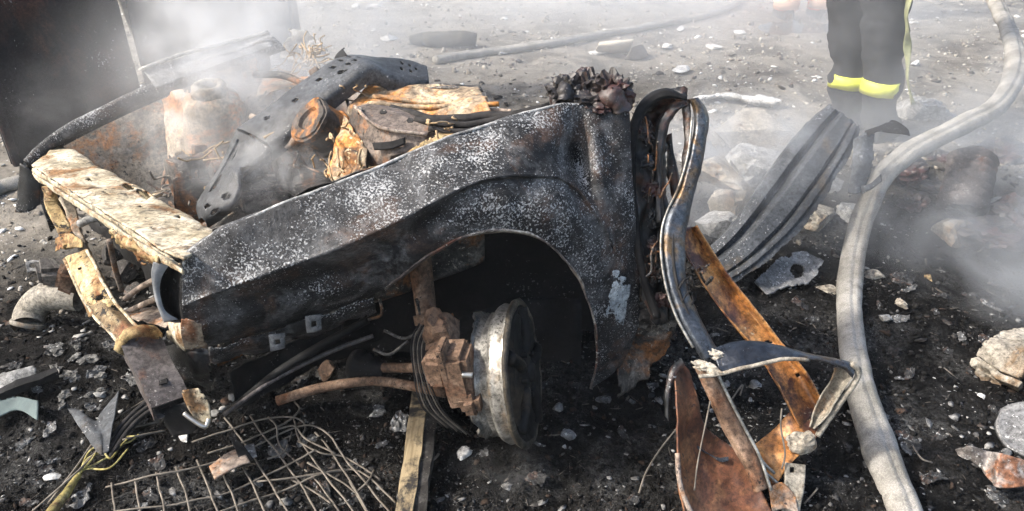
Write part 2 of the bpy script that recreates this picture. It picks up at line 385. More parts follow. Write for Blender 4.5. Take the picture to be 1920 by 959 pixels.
M['trousers'] = plain('black_turnout_cloth', (.028, .029, .032), .25, 14, .9)
M['orange'] = plain('orange_cloth', (.85, .16, .04), .2, 10, .85)
M['band'] = NT('lime_reflective_tape')
def band_mat():
    n = M['band']; x = n.noise(22, 4, .5); c = n.ramp(x, [(.3, (.62, .66, .03)), (.7, (.78, .80, .10))]); return n.done(c, .5, 0, x, .2, .003)
M['band'] = band_mat()
M['silver'] = plain('silver_tape', (.6, .6, .56), .15, 20, .45)
M['rubber'] = plain('boot_rubber', (.02, .02, .02), .3, 20, .7)
M['skin'] = plain('skin', (.5, .3, .2), .1, 20, .6)
M['helmet'] = plain('helmet_shell', (.6, .55, .1), .1, 10, .4)
M['yellowcable'] = burnt('yellow_sleeve', (.16, .13, .04), (.34, .29, .10), (.50, .45, .22), 18, rust=(.16, .10, .05), ramt=.35, speck=(.05, .045, .03), samt=.3, rough=.8)
M['seam'] = plain('pale_seam_trim', (.20, .185, .16), .6, 16, .7)

# ------------------------------------------------------------------ ground
def mound(x, y, cx, cy, rx, ry, h): return h * np.exp(-((x - cx) / rx) ** 2 - ((y - cy) / ry) ** 2)
HEAP = G(1800, 400)[:2]; LEFTB = G(110, 690)[:2]; RUB = G(1410, 330)[:2]
def gh(x, y):
    x = np.asarray(x, float); y = np.asarray(y, float)
    P = np.stack([x, y, np.zeros_like(x)], -1)
    near = np.exp(-((x - .1) ** 2 / 9 + (y - 1.8) ** 2 / 6))
    z = (.012 + .014 * near) * fbm(P, 2.3, 2) + (.006 + .010 * near) * fbm(P + 7, 8, 3) + .006 * near * fbm(P + 3, 40, 2)
    z = z + mound(x, y, HEAP[0], HEAP[1] + .15, .55, .35, .17) + mound(x, y, LEFTB[0], LEFTB[1], .35, .25, .05) + mound(x, y, RUB[0], RUB[1], .5, .45, .08)
    r = np.sqrt(x ** 2 + y ** 2)
    return z * np.clip(1.6 - r / 12, 0, 1) - .005
def warped(lo, hi, a, b, n):             # dense between a and b, growing outwards
    step = (b - a) / n; v = list(np.linspace(a, b, n + 1)); s = step; x = a
    left = []
    while x > lo: s *= 1.22; x -= s; left.append(max(x, lo))
    s = step; x = b; right = []
    while x < hi: s *= 1.22; x += s; right.append(min(x, hi))
    return np.array(left[::-1] + v + right)
xs = warped(-180, 180, -2.8, 2.8, 330); ys = warped(-60, 260, .9, 5.2, 270)
X, Y = np.meshgrid(xs, ys, indexing='ij'); Z = gh(X, Y)
gv = np.stack([X, Y, Z], -1).reshape(-1, 3); ny = len(ys)
gi = (np.arange(len(xs) - 1)[:, None] * ny + np.arange(ny - 1)[None]).reshape(-1)
gf = np.stack([gi, gi + ny, gi + ny + 1, gi + 1], 1)
def ground_mat():
    n = NT('burnt_ground'); s = n.sep()
    dx = n.math('DIVIDE', n.math('SUBTRACT', s[0], .25), 2.75); dy = n.math('DIVIDE', n.math('SUBTRACT', s[1], 1.45), 1.95)
    d = n.math('SQRT', n.math('ADD', n.math('MULTIPLY', dx, dx), n.math('MULTIPLY', dy, dy)))
    d = n.math('ADD', d, n.math('MULTIPLY', n.math('SUBTRACT', n.noise(1.3, 6, .65), .5), .9))
    burn = n.ramp(d, [(.72, 0), (1.0, 1)])
    n1 = n.noise(7, 9, .7, .3); n2 = n.noise(45, 7, .7, off=3)
    dark = n.ramp(n1, [(.3, (.003, .003, .0032)), (.52, (.008, .0077, .0075)), (.72, (.022, .020, .018))])
    dark = n.mix(n.ramp(n2, [(.60, 0), (.75, .7)]), dark, (.055, .052, .05))
    am = n.ramp(n.noise(3.4, 5, .72, .8, off=15), [(.47, 0), (.66, .85)])
    af = n.ramp(n.noise(110, 4, .8, off=19), [(.42, .12), (.62, 1)])
    dark = n.mix(n.math('MULTIPLY', am, af), dark, (.13, .128, .122))
    pale = n.ramp(n1, [(.3, (.13, .118, .10)), (.5, (.25, .226, .19)), (.7, (.34, .312, .268))])
    pale = n.mix(n.ramp(n2, [(.55, 0), (.7, .8)]), pale, (.34, .32, .29))
    pale = n.mix(n.ramp(n.noise(2.2, 7, .65, .6, off=8), [(.5, 0), (.62, .75)]), pale, (.075, .068, .058))
    col = n.mix(burn, dark, pale)
    h = n.math('ADD', n.math('MULTIPLY', n1, .6), n.math('MULTIPLY', n2, .7))
    h = n.math('ADD', h, n.math('MULTIPLY', n.noise(170, 4, .7, off=5), .3))
    return n.done(col, .95, 0, h, 1.0, .03, .06)
ground = mk('ground', gv, gf, ground_mat(), origin=np.zeros(3)); ground['kind'] = 'structure'
def on(x, y, dz=0): return np.array([x, y, float(gh(x, y)) + dz])
def GG(px, py, dz=0):                    # photo pixel on the uneven ground
    p = G(px, py, 0)
    for _ in range(6): p = G(px, py, float(gh(p[0], p[1])) + dz)
    return p

# wet patch reflecting the far worker's legs
def puddle(name, px, py, rx, ry):
    c = G(px, py); th = np.linspace(0, 2 * math.pi, 40, endpoint=False)
    r = 1 + .3 * fbm(np.stack([np.cos(th), np.sin(th), th * 0], 1) + c, 1.5, 3)
    z = float(gh(c[0], c[1])) + .012
    V = [[c[0], c[1], z]] + [[c[0] + rx * a * math.cos(t), c[1] + ry * a * math.sin(t), z] for a, t in zip(r, th)]
    o = mk(name, V, [(0, k + 1, (k + 1) % 40 + 1) for k in range(40)], MP); o['kind'] = 'structure'
nm = NT('dirty_water'); MP = nm.done((.045, .04, .034), .16, 0, nm.noise(30, 4, .6), .35, .004, .4)
puddle('puddle', 1505, 50, .32, .5)

# ------------------------------------------------------------------ the wreck
wreck = thing('car_wreck', 'burnt-out front end of a car with ash-speckled fender and bare wheel rim', 'car wreck', (-.4, 1.8, 0))
cols = [
 [(340, 487, -.03), (340, 515, -.01), (341, 545, 0), (342, 575, 0), (343, 605, -.005), (345, 632, -.01), (348, 657, -.03)],
 [(372, 466, -.035), (374, 497, -.01), (376, 528, .01), (379, 560, .012), (382, 592, .005), (385, 622, -.01), (389, 649, -.04)],
 [(410, 441, -.04), (412, 475, -.01), (415, 510, .01), (418, 545, .02), (421, 580, .01), (425, 612, -.01), (430, 640, -.05)],
 [(500, 400, -.05), (503, 436, -.01), (506, 474, .015), (510, 510, .025), (514, 548, .0), (520, 585, -.02), (527, 614, -.06)],
 [(600, 361, -.06), (603, 400, -.015), (606, 440, .02), (610, 475, .03), (615, 512, -.005), (622, 552, -.02), (630, 580, -.06)],
 [(700, 323, -.07), (703, 362, -.02), (706, 400, .02), (709, 432, .035), (712, 470, -.005), (716, 512, -.01), (720, 540, -.03)],
 [(780, 288, -.08), (781, 325, -.03), (782, 362, .01), (783, 396, .035), (784, 430, .0), (785, 465, .015), (786, 492, .01)],
 [(860, 257, -.09), (860, 290, -.04), (860, 325, .0), (860, 356, .025), (860, 386, .015), (860, 418, .03), (860, 447, .025)],
 [(930, 235, -.1), (930, 268, -.05), (930, 302, -.01), (930, 333, .015), (930, 366, .02), (930, 400, .035), (930, 431, .03)],
 [(1000, 212, -.12), (1000, 250, -.07), (1000, 290, -.03), (1000, 330, 0), (1000, 368, .02), (1000, 405, .035), (1000, 440, .035)],
 [(1050, 200, -.13), (1050, 245, -.09), (1050, 290, -.06), (1050, 335, -.01), (1051, 385, .02), (1051, 430, .03), (1052, 477, .035)],
 [(1085, 200, -.14), (1085, 255, -.13), (1084, 310, -.12), (1084, 360, -.02), (1085, 415, .02), (1088, 475, .03), (1090, 530, .035)],
 [(1110, 205, -.13), (1112, 270, -.075), (1114, 335, -.035), (1115, 400, .0), (1114, 465, .02), (1112, 530, .03), (1110, 590, .035)],
 [(1140, 208, -.13), (1143, 290, -.07), (1146, 370, -.02), (1145, 450, .01), (1140, 530, .02), (1130, 600, .03), (1120, 655, .035)],
 [(1165, 212, -.12), (1170, 310, -.06), (1173, 410, -.01), (1172, 510, .01), (1162, 590, .02), (1142, 660, .025), (1116, 700, .03)],
 [(1180, 216, -.12), (1186, 320, -.06), (1192, 430, -.02), (1198, 530, .0), (1196, 610, .01), (1160, 690, .02), (1108, 728, .03)],
]
rows = []
def lerp3(a, b, f): return tuple(a[k] * (1 - f) + b[k] * f for k in range(3))
for ci, c in enumerate(cols):
    t0, cr_, lo = c[0], c[3], c[4]
    up1 = lerp3(t0, cr_, .30) if ci < 9 else c[1]; up2 = lerp3(t0, cr_, .66) if ci < 9 else c[2]
    low = (lo[0], lo[1], lo[2] - (.012 if ci < 5 else -.006 if ci < 9 else 0))
    pts = [(t0[0] - 9, t0[1] - 3, t0[2] - .05), (t0[0] - 6, t0[1] - 4, t0[2] - .034), (t0[0] - 1, t0[1] - 4, t0[2] - .008), lerp3(t0, cr_, .03), up1, up2, lerp3(t0, cr_, .93), cr_, (cr_[0], cr_[1] + 6, cr_[2] - (.006 if ci < 10 else .001)), low, c[5], c[6]]
    rows.append([NF(*p) for p in pts])
fen = sheet('fender', rows, M['fender'], wreck, nu=190, nv=96, thick=.004, dent=(.004, 12), holes=[(.873, .72, .0075, .016), (.86, .715, .003, .007)],
            label='ash-speckled blue-black fender with wheel arch nearest the camera')
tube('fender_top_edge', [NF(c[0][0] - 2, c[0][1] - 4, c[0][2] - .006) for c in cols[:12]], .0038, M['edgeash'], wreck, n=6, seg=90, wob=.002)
M['paint'] = burnt('blistered_pale_paint', (.16, .19, .21), (.34, .38, .40), (.52, .55, .56), 18, speck=(.02, .02, .022), samt=.5, sscale=80, rough=.6)
sheet('paint_patch', [[NF(1148, 500, .014), NF(1140, 545, .022), NF(1136, 590, .026)], [NF(1166, 495, .014), NF(1160, 545, .02), NF(1152, 600, .024)], [NF(1184, 500, .010), NF(1180, 550, .012), NF(1168, 610, .019)]], M['paint'], wreck, nu=44, nv=44, thick=.003, dent=(.002, 20), ragged=.75, rag_all=True)
arch = [(720, 540, -.03), (752, 517, -.01), (786, 492, .01), (822, 468, .02), (860, 447, .025), (895, 437, .03), (930, 431, .03), (968, 433, .033), (1000, 440, .035), (1030, 456, .035), (1052, 477, .035), (1075, 505, .035), (1090, 530, .035), (1102, 560, .035), (1110, 590, .035), (1118, 625, .035), (1120, 655, .035), (1117, 690, .033), (1108, 728, .03)]
sheet('arch_lip', [[NF(x, y, o + .006), NF(x, y + 2, o - .012), NF(x, y + 2, o - .035)] for x, y, o in arch], burnt('chipped_arch_edge', (.05, .035, .03), (.13, .11, .10), (.32, .29, .25), 9, rust=(.16, .06, .035), ramt=.4, speck=(.5, .47, .42), samt=.35, sscale=80, rough=.6), wreck, nu=90, nv=7, thick=.005, dent=(.003, 20))
# brackets under the fender's lower edge
sheet('lower_flange', [[NF(x, y, -.045), NF(x + 2, y + 18, -.05), NF(x + 6, y + 34, -.09)] for x, y in ((390, 650), (440, 640), (500, 622), (560, 603), (630, 580), (700, 552))], M['fender'], wreck, nu=60, nv=14, dent=(.006, 20), ragged=.35)
for (px, py) in ((520, 642), (588, 608)):
    sheet('bracket', [[NF(px - 16, py - 14, -.02), NF(px - 12, py + 16, -.02)], [NF(px, py - 16, -.015), NF(px + 2, py + 14, -.015)], [NF(px + 14, py - 18, -.02), NF(px + 14, py + 10, -.02)]], M['greyplate'], wreck, nu=13, nv=13, thick=.004, dent=(.002, 30), holes=[(.5, .5, .2, .2)])
tube('lower_bar', [NF(430, 770, -.12), NF(520, 700, -.13), NF(600, 650, -.14), NF(690, 600, -.16)], [.008, .012, .012, .01], M['black'], wreck)
tube('lower_bar', [NF(420, 778, -.10), NF(510, 715, -.12), NF(620, 660, -.14), NF(700, 630, -.16)], .006, M['rail'], wreck)
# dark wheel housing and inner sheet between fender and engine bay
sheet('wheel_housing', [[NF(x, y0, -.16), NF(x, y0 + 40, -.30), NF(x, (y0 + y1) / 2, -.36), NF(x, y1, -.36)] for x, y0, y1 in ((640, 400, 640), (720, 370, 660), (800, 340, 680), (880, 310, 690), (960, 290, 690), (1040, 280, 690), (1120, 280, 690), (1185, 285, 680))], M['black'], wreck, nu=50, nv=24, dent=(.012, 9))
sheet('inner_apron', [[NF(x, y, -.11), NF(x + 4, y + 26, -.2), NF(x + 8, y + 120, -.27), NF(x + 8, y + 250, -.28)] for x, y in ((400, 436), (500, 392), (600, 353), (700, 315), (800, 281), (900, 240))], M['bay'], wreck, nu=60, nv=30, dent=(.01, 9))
# far fender
ridge = [(45, 302), (68, 276), (110, 243), (170, 212), (235, 178), (300, 148), (370, 118), (440, 92), (508, 66)]
rows = []
for k, (x, y) in enumerate(ridge):
    w = 14 + k * 1.6
    p = FF(x, y, 0); back = p - FF.n * .07
    rows.append([back + [0, 0, -.3], back + [0, 0, -.06], p + [0, 0, .0], FF(x + w * .8, y + w * .7, .02), FF(x + w * 1.05, y + w * 1.05, .015)])
sheet('fender', rows, M['fender'], wreck, nu=70, nv=20, thick=.005, dent=(.004, 10), label='soot-black fender on the far side')
sheet('fender_corner', [[FF(38, 306, .03), FF(34, 345, .03), FF(30, 398, .02)], [FF(54, 316, .05), FF(52, 350, .05), FF(52, 398, .05)], [FF(76, 336, .06), FF(76, 360, .06), FF(76, 386, .06)]], M['pillar'], wreck, nu=14, nv=22, dent=(.004, 14), ragged=.1)
sheet('hinge_plate', [[FF(265, 127, -.03), FF(292, 166, .04)], [FF(340, 104, -.03), FF(362, 140, .04)], [FF(420, 85, -.03), FF(440, 112, .04)], [FF(506, 62, -.03), FF(512, 88, .04)]], M['greyplate'], wreck, nu=30, nv=10, dent=(.004, 12))
tube('plate_edge', [FF(265, 130, -.02), FF(345, 101, -.02), FF(430, 80, -.02), FF(503, 60, -.02)], .007, M['alloy'], wreck, n=6)
sheet('bay_wall', [[FF(118, 276, .03), FF(150, 300, .04), FF(200, 345, .05), FF(240, 390, .06)], [FF(190, 238, .03), FF(215, 270, .05), FF(250, 320, .05), FF(290, 385, .07)], [FF(270, 200, .03), FF(285, 240, .06), FF(300, 300, .06), FF(330, 380, .08)], [FF(330, 172, .03), FF(345, 215, .07), FF(352, 280, .08), FF(370, 360, .1)], [FF(400, 140, .03), FF(415, 200, .05), FF(420, 270, .05), FF(430, 340, .06)], [FF(480, 105, .03), FF(490, 160, .03), FF(500, 230, .03), FF(510, 300, .03)]], M['apron'], wreck, nu=60, nv=40, dent=(.012, 6))
# far strut tower
TW = R(402, 218, 2.42)
lathe('strut_tower', [(.125, -.18), (.112, -.12), (.098, -.04), (.092, .03), (.086, .062), (.066, .072), (.06, .078), (.055, .078), (.055, .066), (.085, -.04), (.118, -.18)], TW, (.06, -.12, 1), M['apron'], wreck, n=40, warp=.008)
lathe('mount_ring', [(.055, .07), (.052, .105), (.044, .112), (.028, .110), (.026, .095), (.04, .085), (.04, .07)], TW, (.06, -.12, 1), M['ashwarm'], wreck, n=32, warp=.004)
# front end: slam panel, ledge, posts
sheet('slam_panel', [[FR(x0, y0, .02), FR((x0 * 2 + x1) / 3, (y0 * 2 + y1) / 3 - 4, -.03), FR((x0 + x1 * 2) / 3, (y0 + y1 * 2) / 3 - 4, -.08), FR(x1, y1, -.13), FR(x1 + 2, y1 + 14, -.14)] for x0, y0, x1, y1 in ((60, 312, 118, 272), (112, 346, 172, 306), (170, 382, 228, 338), (226, 418, 288, 372), (284, 455, 348, 405), (345, 492, 408, 438))],
      M['cream'], wreck, nu=90, nv=36, thick=.005, dent=(.006, 13), holes=[(.47, .62, .035, .06), (.56, .66, .04, .07), (.62, .4, .016, .03), (.3, .35, .012, .025), (.8, .6, .012, .03), (.42, .3, .02, .02)])
sheet('front_ledge', [[FR(x, y, .025), FR(x - 1, y + 9, .028), FR(x + 1, y + 13, .045), FR(x + 2, y + 21, .045)] for x, y in ((62, 314), (118, 350), (175, 387), (232, 424), (290, 462), (342, 494))], M['cream'], wreck, nu=80, nv=20, thick=.004, dent=(.003, 16), ragged=.12, fold=True)
sheet('front_flap', [[FR(x, y, .03), FR(x + 4, y + d * .5, .05), FR(x + 6, y + d, .02)] for x, y, d in ((205, 424, 14), (226, 438, 24), (246, 450, 18), (264, 462, 30), (280, 472, 26), (296, 482, 12))], M['yellow'], wreck, nu=40, nv=20, thick=.003, dent=(.012, 26), ragged=.7)
sweep('side_post', [FR(92, 352, .0), FR(100, 390, .01), FR(120, 430, .02), FR(135, 462, .03)], orbox(.04, .02), M['yellow'], wreck, seg=20, dent=.003)
sweep('side_post', [FR(118, 372, -.02), FR(138, 410, -.02), FR(150, 452, .0), FR(162, 480, .0)], orbox(.028, .022), M['apron'], wreck, seg=16, dent=.006)
sheet('lower_post', [[R(118, 486, 2.16), R(126, 480, 2.13), R(146, 474, 2.10), R(163, 468, 2.10), R(167, 470, 2.14)], [R(132, 516, 2.11), R(140, 512, 2.08), R(160, 504, 2.05), R(178, 498, 2.05), R(182, 500, 2.09)], [R(150, 556, 2.04), R(157, 552, 2.01), R(180, 544, 1.99), R(198, 538, 1.99), R(203, 540, 2.03)], [R(168, 596, 1.99), R(176, 590, 1.96), R(200, 582, 1.94), R(216, 574, 1.94), R(222, 576, 1.98)]], M['yellow'], wreck, nu=50, nv=26, dent=(.003, 16), fold=True, holes=[(.8, .5, .04, .1), (.3, .4, .02, .06)], ragged=.04)
sheet('lower_crossmember', [[R(156, 556, 2.03), R(168, 574, 1.97), R(190, 566, 1.96), R(204, 556, 2.0)], [R(180, 592, 1.97), R(192, 606, 1.92), R(212, 590, 1.90), R(226, 578, 1.95)], [R(206, 622, 1.91), R(216, 632, 1.87), R(236, 612, 1.86), R(248, 600, 1.90)], [R(232, 652, 1.86), R(240, 660, 1.82), R(258, 640, 1.81), R(272, 624, 1.86)]], burnt('mottled_crossmember', (.05, .032, .02), (.16, .11, .06), (.36, .28, .16), 13, rust=(.24, .10, .045), ramt=.45, speck=(.015, .013, .012), samt=.45, sscale=60, rough=.75), wreck, nu=50, nv=24, dent=(.006, 20), fold=True, ragged=.1)
for e in ([(163, 470, 2.09), (180, 500, 2.04), (199, 540, 1.98), (222, 576, 1.93), (248, 604, 1.87), (272, 628, 1.82)], [(120, 486, 2.14), (152, 554, 2.02), (176, 592, 1.95), (206, 624, 1.89), (234, 656, 1.82)]):
    tube('member_edge', [R(*p) for p in e], .0045, M['cream'], wreck, n=6, wob=.002)
lathe('rail_collar', [(.048, -.016), (.054, 0), (.048, .016), (.038, .014), (.038, -.014)], R(258, 640, 1.83), (.35, -.6, -.4), M['yellow'], wreck, n=24, warp=.01)
tube('bumper_stay', [R(150, 420, 2.0), R(168, 412, 1.98), R(186, 410, 1.99), R(196, 418, 2.02)], .011, M['ash'], wreck, n=8)
# front rail box
ra, rb = R(258, 635, 1.85), R(322, 762, 1.76)
sweep('frame_rail', [ra, (ra + rb) / 2 + [0, 0, .004], rb], [(-.042, -.04), (.042, -.04), (.042, .03), (-.042, .03), (-.042, .024), (.036, .024), (.036, -.034), (-.036, -.034), (-.036, .024), (-.042, .024)], M['rail'], wreck, up=(0, 0, 1), seg=14, dent=.003)
block('rail_opening', R(312, 735, 1.775) + [0, 0, .032], (.018, .022, .003), M['black'], wreck, axes=axes_rot(0, 0, .4), bev=.1)
sheet('rail_end', [[R(300, 770, 1.77), R(350, 752, 1.75)], [R(312, 800, 1.79), R(372, 790, 1.76)], [R(325, 820, 1.8), R(362, 812, 1.78)]], M['black'], wreck, nu=14, nv=12, dent=(.005, 20))
sheet('crush_bracket', [[FR(300, 655, -.02), FR(345, 640, -.02), FR(392, 650, -.04)], [FR(305, 685, .0), FR(350, 668, .0), FR(395, 680, -.04)], [FR(318, 718, -.02), FR(352, 715, -.01), FR(400, 735, -.06)]], M['pillar'], wreck, nu=24, nv=24, dent=(.012, 14), ragged=.12)
sheet('tow_plate', [[R(340, 732, 1.74), R(372, 728, 1.75)], [R(352, 765, 1.745), R(394, 758, 1.75)], [R(372, 798, 1.76), R(398, 790, 1.76)]], M['cream'], wreck, nu=18, nv=14, dent=(.01, 14), ragged=.15)
tube('tow_hook', [R(345, 775, 1.75), R(365, 790, 1.75), R(385, 800, 1.755), R(392, 785, 1.76)], .006, M['steel'], wreck)
# headlamp bucket: curved plate with a dark pocket
sheet('lamp_bucket', [[NF(a, y0, -.015), NF((a + b) / 2, (y0 + y1) / 2, -.012), NF(b, y1, -.015)] for a, y0, b, y1 in ((288, 492, 318, 494), (285, 512, 304, 516), (287, 534, 299, 538), (291, 556, 301, 560), (298, 580, 310, 584), (308, 604, 334, 599))], plain('pale_lamp_bucket', (.25, .255, .26), .4, 22, .55), wreck, nu=40, nv=12, thick=.005, dent=(.0015, 20))
sheet('lamp_pocket', [[NF(x0, y, -.06), NF((x0 + x1) / 2, y, -.10), NF(x1, y, -.04)] for x0, x1, y in ((312, 342, 488), (300, 342, 514), (296, 343, 538), (298, 343, 560), (306, 344, 584), (328, 345, 602))], M['black'], wreck, nu=20, nv=12, dent=(.002, 20))
sheet('lamp_shelf', [[FR(210, 585, -.05), FR(262, 600, -.01), FR(318, 610, .0)], [FR(240, 600, -.12), FR(285, 575, -.10), FR(322, 592, -.06)]], M['towerbox'], wreck, nu=20, nv=14, dent=(.01, 14))
sheet('lamp_shelf', [[FR(318, 604, .0), FR(344, 606, .0)], [FR(314, 630, .01), FR(344, 634, .01)], [FR(330, 652, .01), FR(348, 660, .0)]], M['cream'], wreck, nu=20, nv=14, dent=(.008, 14), ragged=.12)
sheet('corner_panel', [[NF(338, 596, 0.014), NF(340, 628, 0.008), NF(345, 660, -0.012)], [NF(358, 600, 0.022), NF(360, 628, 0.014), NF(366, 656, -0.016)], [NF(380, 606, 0.024), NF(384, 630, 0.012), NF(390, 651, -0.022)]], burnt('rust_cream_corner', (.10, .07, .05), (.22, .165, .12), (.36, .30, .22), 14, rust=(.20, .09, .045), ramt=.45, speck=(.5, .48, .42), samt=.35, sscale=80, rough=.75), wreck, nu=26, nv=26, dent=(.003, 18), ragged=.3, rag_all=True)
# shadowed front core behind the posts
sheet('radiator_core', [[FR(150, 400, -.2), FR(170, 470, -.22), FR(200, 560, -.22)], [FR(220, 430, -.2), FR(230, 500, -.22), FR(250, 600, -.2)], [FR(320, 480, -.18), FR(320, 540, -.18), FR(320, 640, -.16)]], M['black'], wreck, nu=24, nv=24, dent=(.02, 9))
for k, (px, py, s) in enumerate(((225, 500, .05), (250, 545, .045), (205, 470, .04), (275, 585, .035))):
    rock('core_lump', FR(px, py, -.14) - [0, 0, s], (s, s, s * 1.1), 40 + k, M['bay'], wreck, sub=3, facet=True)
for a in ([(235, 560), (262, 540), (300, 520)], [(230, 590), (262, 574), (305, 556)], [(205, 452), (215, 500), (228, 545)]):
    tube('core_tube', [FR(x, y, -.06 - .01 * i) for i, (x, y) in enumerate(a)], .009, M['towerbox'], wreck, n=7)
# broken lamp assembly hanging at the far front corner
block('hanging_motor', R(108, 508, 2.33), (.11, .075, .075), M['bay'], wreck, axes=axes_rot(.3, .2, .5), jit=.012, bev=.2)
block('hanging_motor', R(132, 522, 2.26), (.06, .06, .09), M['suspension'], wreck, axes=axes_rot(.1, .5, .2), jit=.012, bev=.2)
sheet('hanging_bracket', [[R(48, 492, 2.36), R(50, 512, 2.36)], [R(62, 488, 2.36), R(62, 508, 2.36)], [R(78, 490, 2.34), R(76, 514, 2.34)]], M['greyplate'], wreck, nu=16, nv=12, dent=(.006, 24), holes=[(.5, .5, .22, .25)])
sheet('hanging_bracket', [[R(104, 448, 2.28), R(104, 472, 2.28)], [R(130, 438, 2.24), R(128, 466, 2.24)], [R(158, 452, 2.18), R(160, 464, 2.18)]], M['yellow'], wreck, nu=16, nv=12, dent=(.008, 18))
# engine bay content
bayf = [[R(230, 370, 2.55), R(330, 440, 2.25), R(440, 470, 2.02)], [R(330, 330, 2.6), R(440, 380, 2.3), R(580, 400, 2.05)], [R(450, 270, 2.65), R(580, 320, 2.35), R(700, 340, 2.1)], [R(560, 200, 2.7), R(680, 250, 2.4), R(800, 280, 2.15)]]
sheet('bay_floor', bayf, M['bay'], wreck, nu=60, nv=50, dent=(.045, 7))
for k, (px, py, t, s, m, a) in enumerate(((370, 350, 2.27, (.13, .10, .12), 'bay', .3), (425, 335, 2.22, (.08, .10, .10), 'bay', .5), (520, 352, 2.12, (.22, .13, .07), 'bay', .42), (600, 335, 2.07, (.14, .10, .06), 'bay', .3), (560, 300, 2.18, (.14, .12, .05), 'bay', .5), (640, 305, 1.99, (.06, .08, .06), 'bay', .1), (300, 402, 2.22, (.12, .07, .05), 'suspension', .6))):
    block('engine_casting', R(px, py, t) - [0, 0, .02], s, M[m], wreck, axes=axes_rot(.12 * math.sin(k * 2), .15 * math.cos(k * 3), a), bev=.08, jit=.014, seed=60 + k)
    for q in range(4):
        block('casting_fin', R(px, py, t) + np.array([(q - 1.5) * s[0] * .22 * math.cos(a), (q - 1.5) * s[0] * .22 * math.sin(a), s[2] * .5 - .015]), (.008, s[1] * .8, .022), M[m], wreck, axes=axes_rot(0, 0, a), bev=.1, jit=.006, seed=k * 5 + q)
sheet('tower_brace', [[R(452, 190, 2.40), R(446, 285, 2.42)], [R(478, 178, 2.46), R(480, 260, 2.5)], [R(512, 166, 2.52), R(516, 240, 2.56)]], M['apron'], wreck, nu=24, nv=24, dent=(.012, 14), ragged=.15, rag_all=True)
sheet('tower_brace', [[R(306, 182, 2.48), R(318, 300, 2.52)], [R(334, 168, 2.44), R(342, 290, 2.46)], [R(358, 172, 2.40), R(362, 280, 2.42)]], M['apron'], wreck, nu=24, nv=24, dent=(.012, 14), ragged=.1)
lathe('reservoir', [(.0, .05), (.03, .052), (.055, .045), (.06, .0), (.058, -.1), (.0, -.1)], R(352, 322, 2.27), (.1, 0, 1), M['bay'], wreck, n=24, warp=.022, closed=False)
lathe('pulley', [(.0, .012), (.03, .014), (.034, .006), (.034, -.02), (.0, -.02)], R(468, 318, 2.06), (-.3, -.7, .5), M['greyplate'], wreck, n=24, warp=.003, closed=False)
# perforated brace
bl = [(800, 124, 2.2), (760, 112, 2.2), (712, 109, 2.18), (655, 106, 2.17), (610, 124, 2.15), (555, 162, 2.13), (500, 204, 2.11), (446, 244, 2.1)]
br = [(804, 152, 2.15), (775, 155, 2.13), (738, 148, 2.1), (700, 128, 2.08), (668, 142, 2.06), (610, 186, 2.04), (555, 236, 2.03), (505, 276, 2.03)]
rows = []
for (a, b) in zip(bl, br):
    p, q = R(*a), R(*b); up = np.array([0, 0, 1.0]); rows.append([p - up * .035, p, p * .66 + q * .34 + up * .008, p * .34 + q * .66 + up * .008, q, q - up * .045])
hl = []
for u0, v0 in ((.18, .38), (.2, .55), (.13, .42), (.14, .58), (.09, .5), (.46, .38), (.48, .55), (.52, .36), (.53, .54), (.58, .4), (.59, .58), (.66, .45), (.43, .46), (.78, .5), (.9, .4)):
    hl.append((u0, v0, .011, .045))
sheet('hood_brace', rows, M['brace'], wreck, nu=150, nv=40, thick=.003, dent=(.003, 12), holes=hl)
fl = [(446, 246, 2.1), (428, 280, 2.1), (408, 318, 2.09), (386, 352, 2.08), (370, 384, 2.06), (376, 412, 2.04)]
fr_ = [(506, 278, 2.03), (486, 302, 2.02), (452, 322, 2.0), (448, 352, 1.98), (430, 384, 1.97), (386, 414, 2.02)]
rows = [[R(*a), R((a[0] + b[0]) / 2, (a[1] + b[1]) / 2 - 3, (a[2] + b[2]) / 2 - .012), R(*b), R(b[0] + 3, b[1] + 14, b[2] + .03)] for a, b in zip(fl, fr_)]
sheet('brace_foot', rows, M['brace'], wreck, nu=60, nv=24, thick=.003, dent=(.006, 12), holes=[(.72, .5, .035, .08), (.85, .28, .03, .06), (.9, .55, .03, .07), (.55, .2, .09, .06), (.35, .68, .05, .1), (.62, .2, .05, .05)])
for k in range(5):
    tube('brace_rod', [R(446 + k * 6, 262 + k * 4, 2.08), R(415 + k * 8, 320 + k * 3, 2.06), R(385 + k * 9, 372 + k * 2, 2.05)], .004, M['brace'], wreck, n=5)
# bulkhead, cowl, inner tower box
sheet('bulkhead', [[R(520, 130, 2.75), R(540, 200, 2.75), R(560, 280, 2.7)], [R(640, 170, 2.5), R(660, 230, 2.5), R(680, 300, 2.45)], [R(780, 195, 2.25), R(800, 250, 2.25), R(800, 300, 2.2)], [R(960, 205, 2.0), R(960, 250, 2.0), R(960, 300, 1.95)]], M['towerbox'], wreck, nu=50, nv=24, dent=(.02, 6))
sheet('cowl_panel', [[R(690, 160, 2.16), R(668, 186, 2.1), R(650, 212, 2.05), R(655, 235, 2.04)], [R(760, 160, 2.14), R(745, 184, 2.08), R(738, 210, 2.0), R(742, 226, 1.98)], [R(838, 160, 2.11), R(830, 182, 2.04), R(830, 205, 1.97), R(836, 222, 1.95)], [R(895, 164, 2.07), R(905, 178, 2.01), R(915, 198, 1.95), R(922, 214, 1.92)]], M['cowl'], wreck, nu=80, nv=44, thick=.004, dent=(.012, 10))
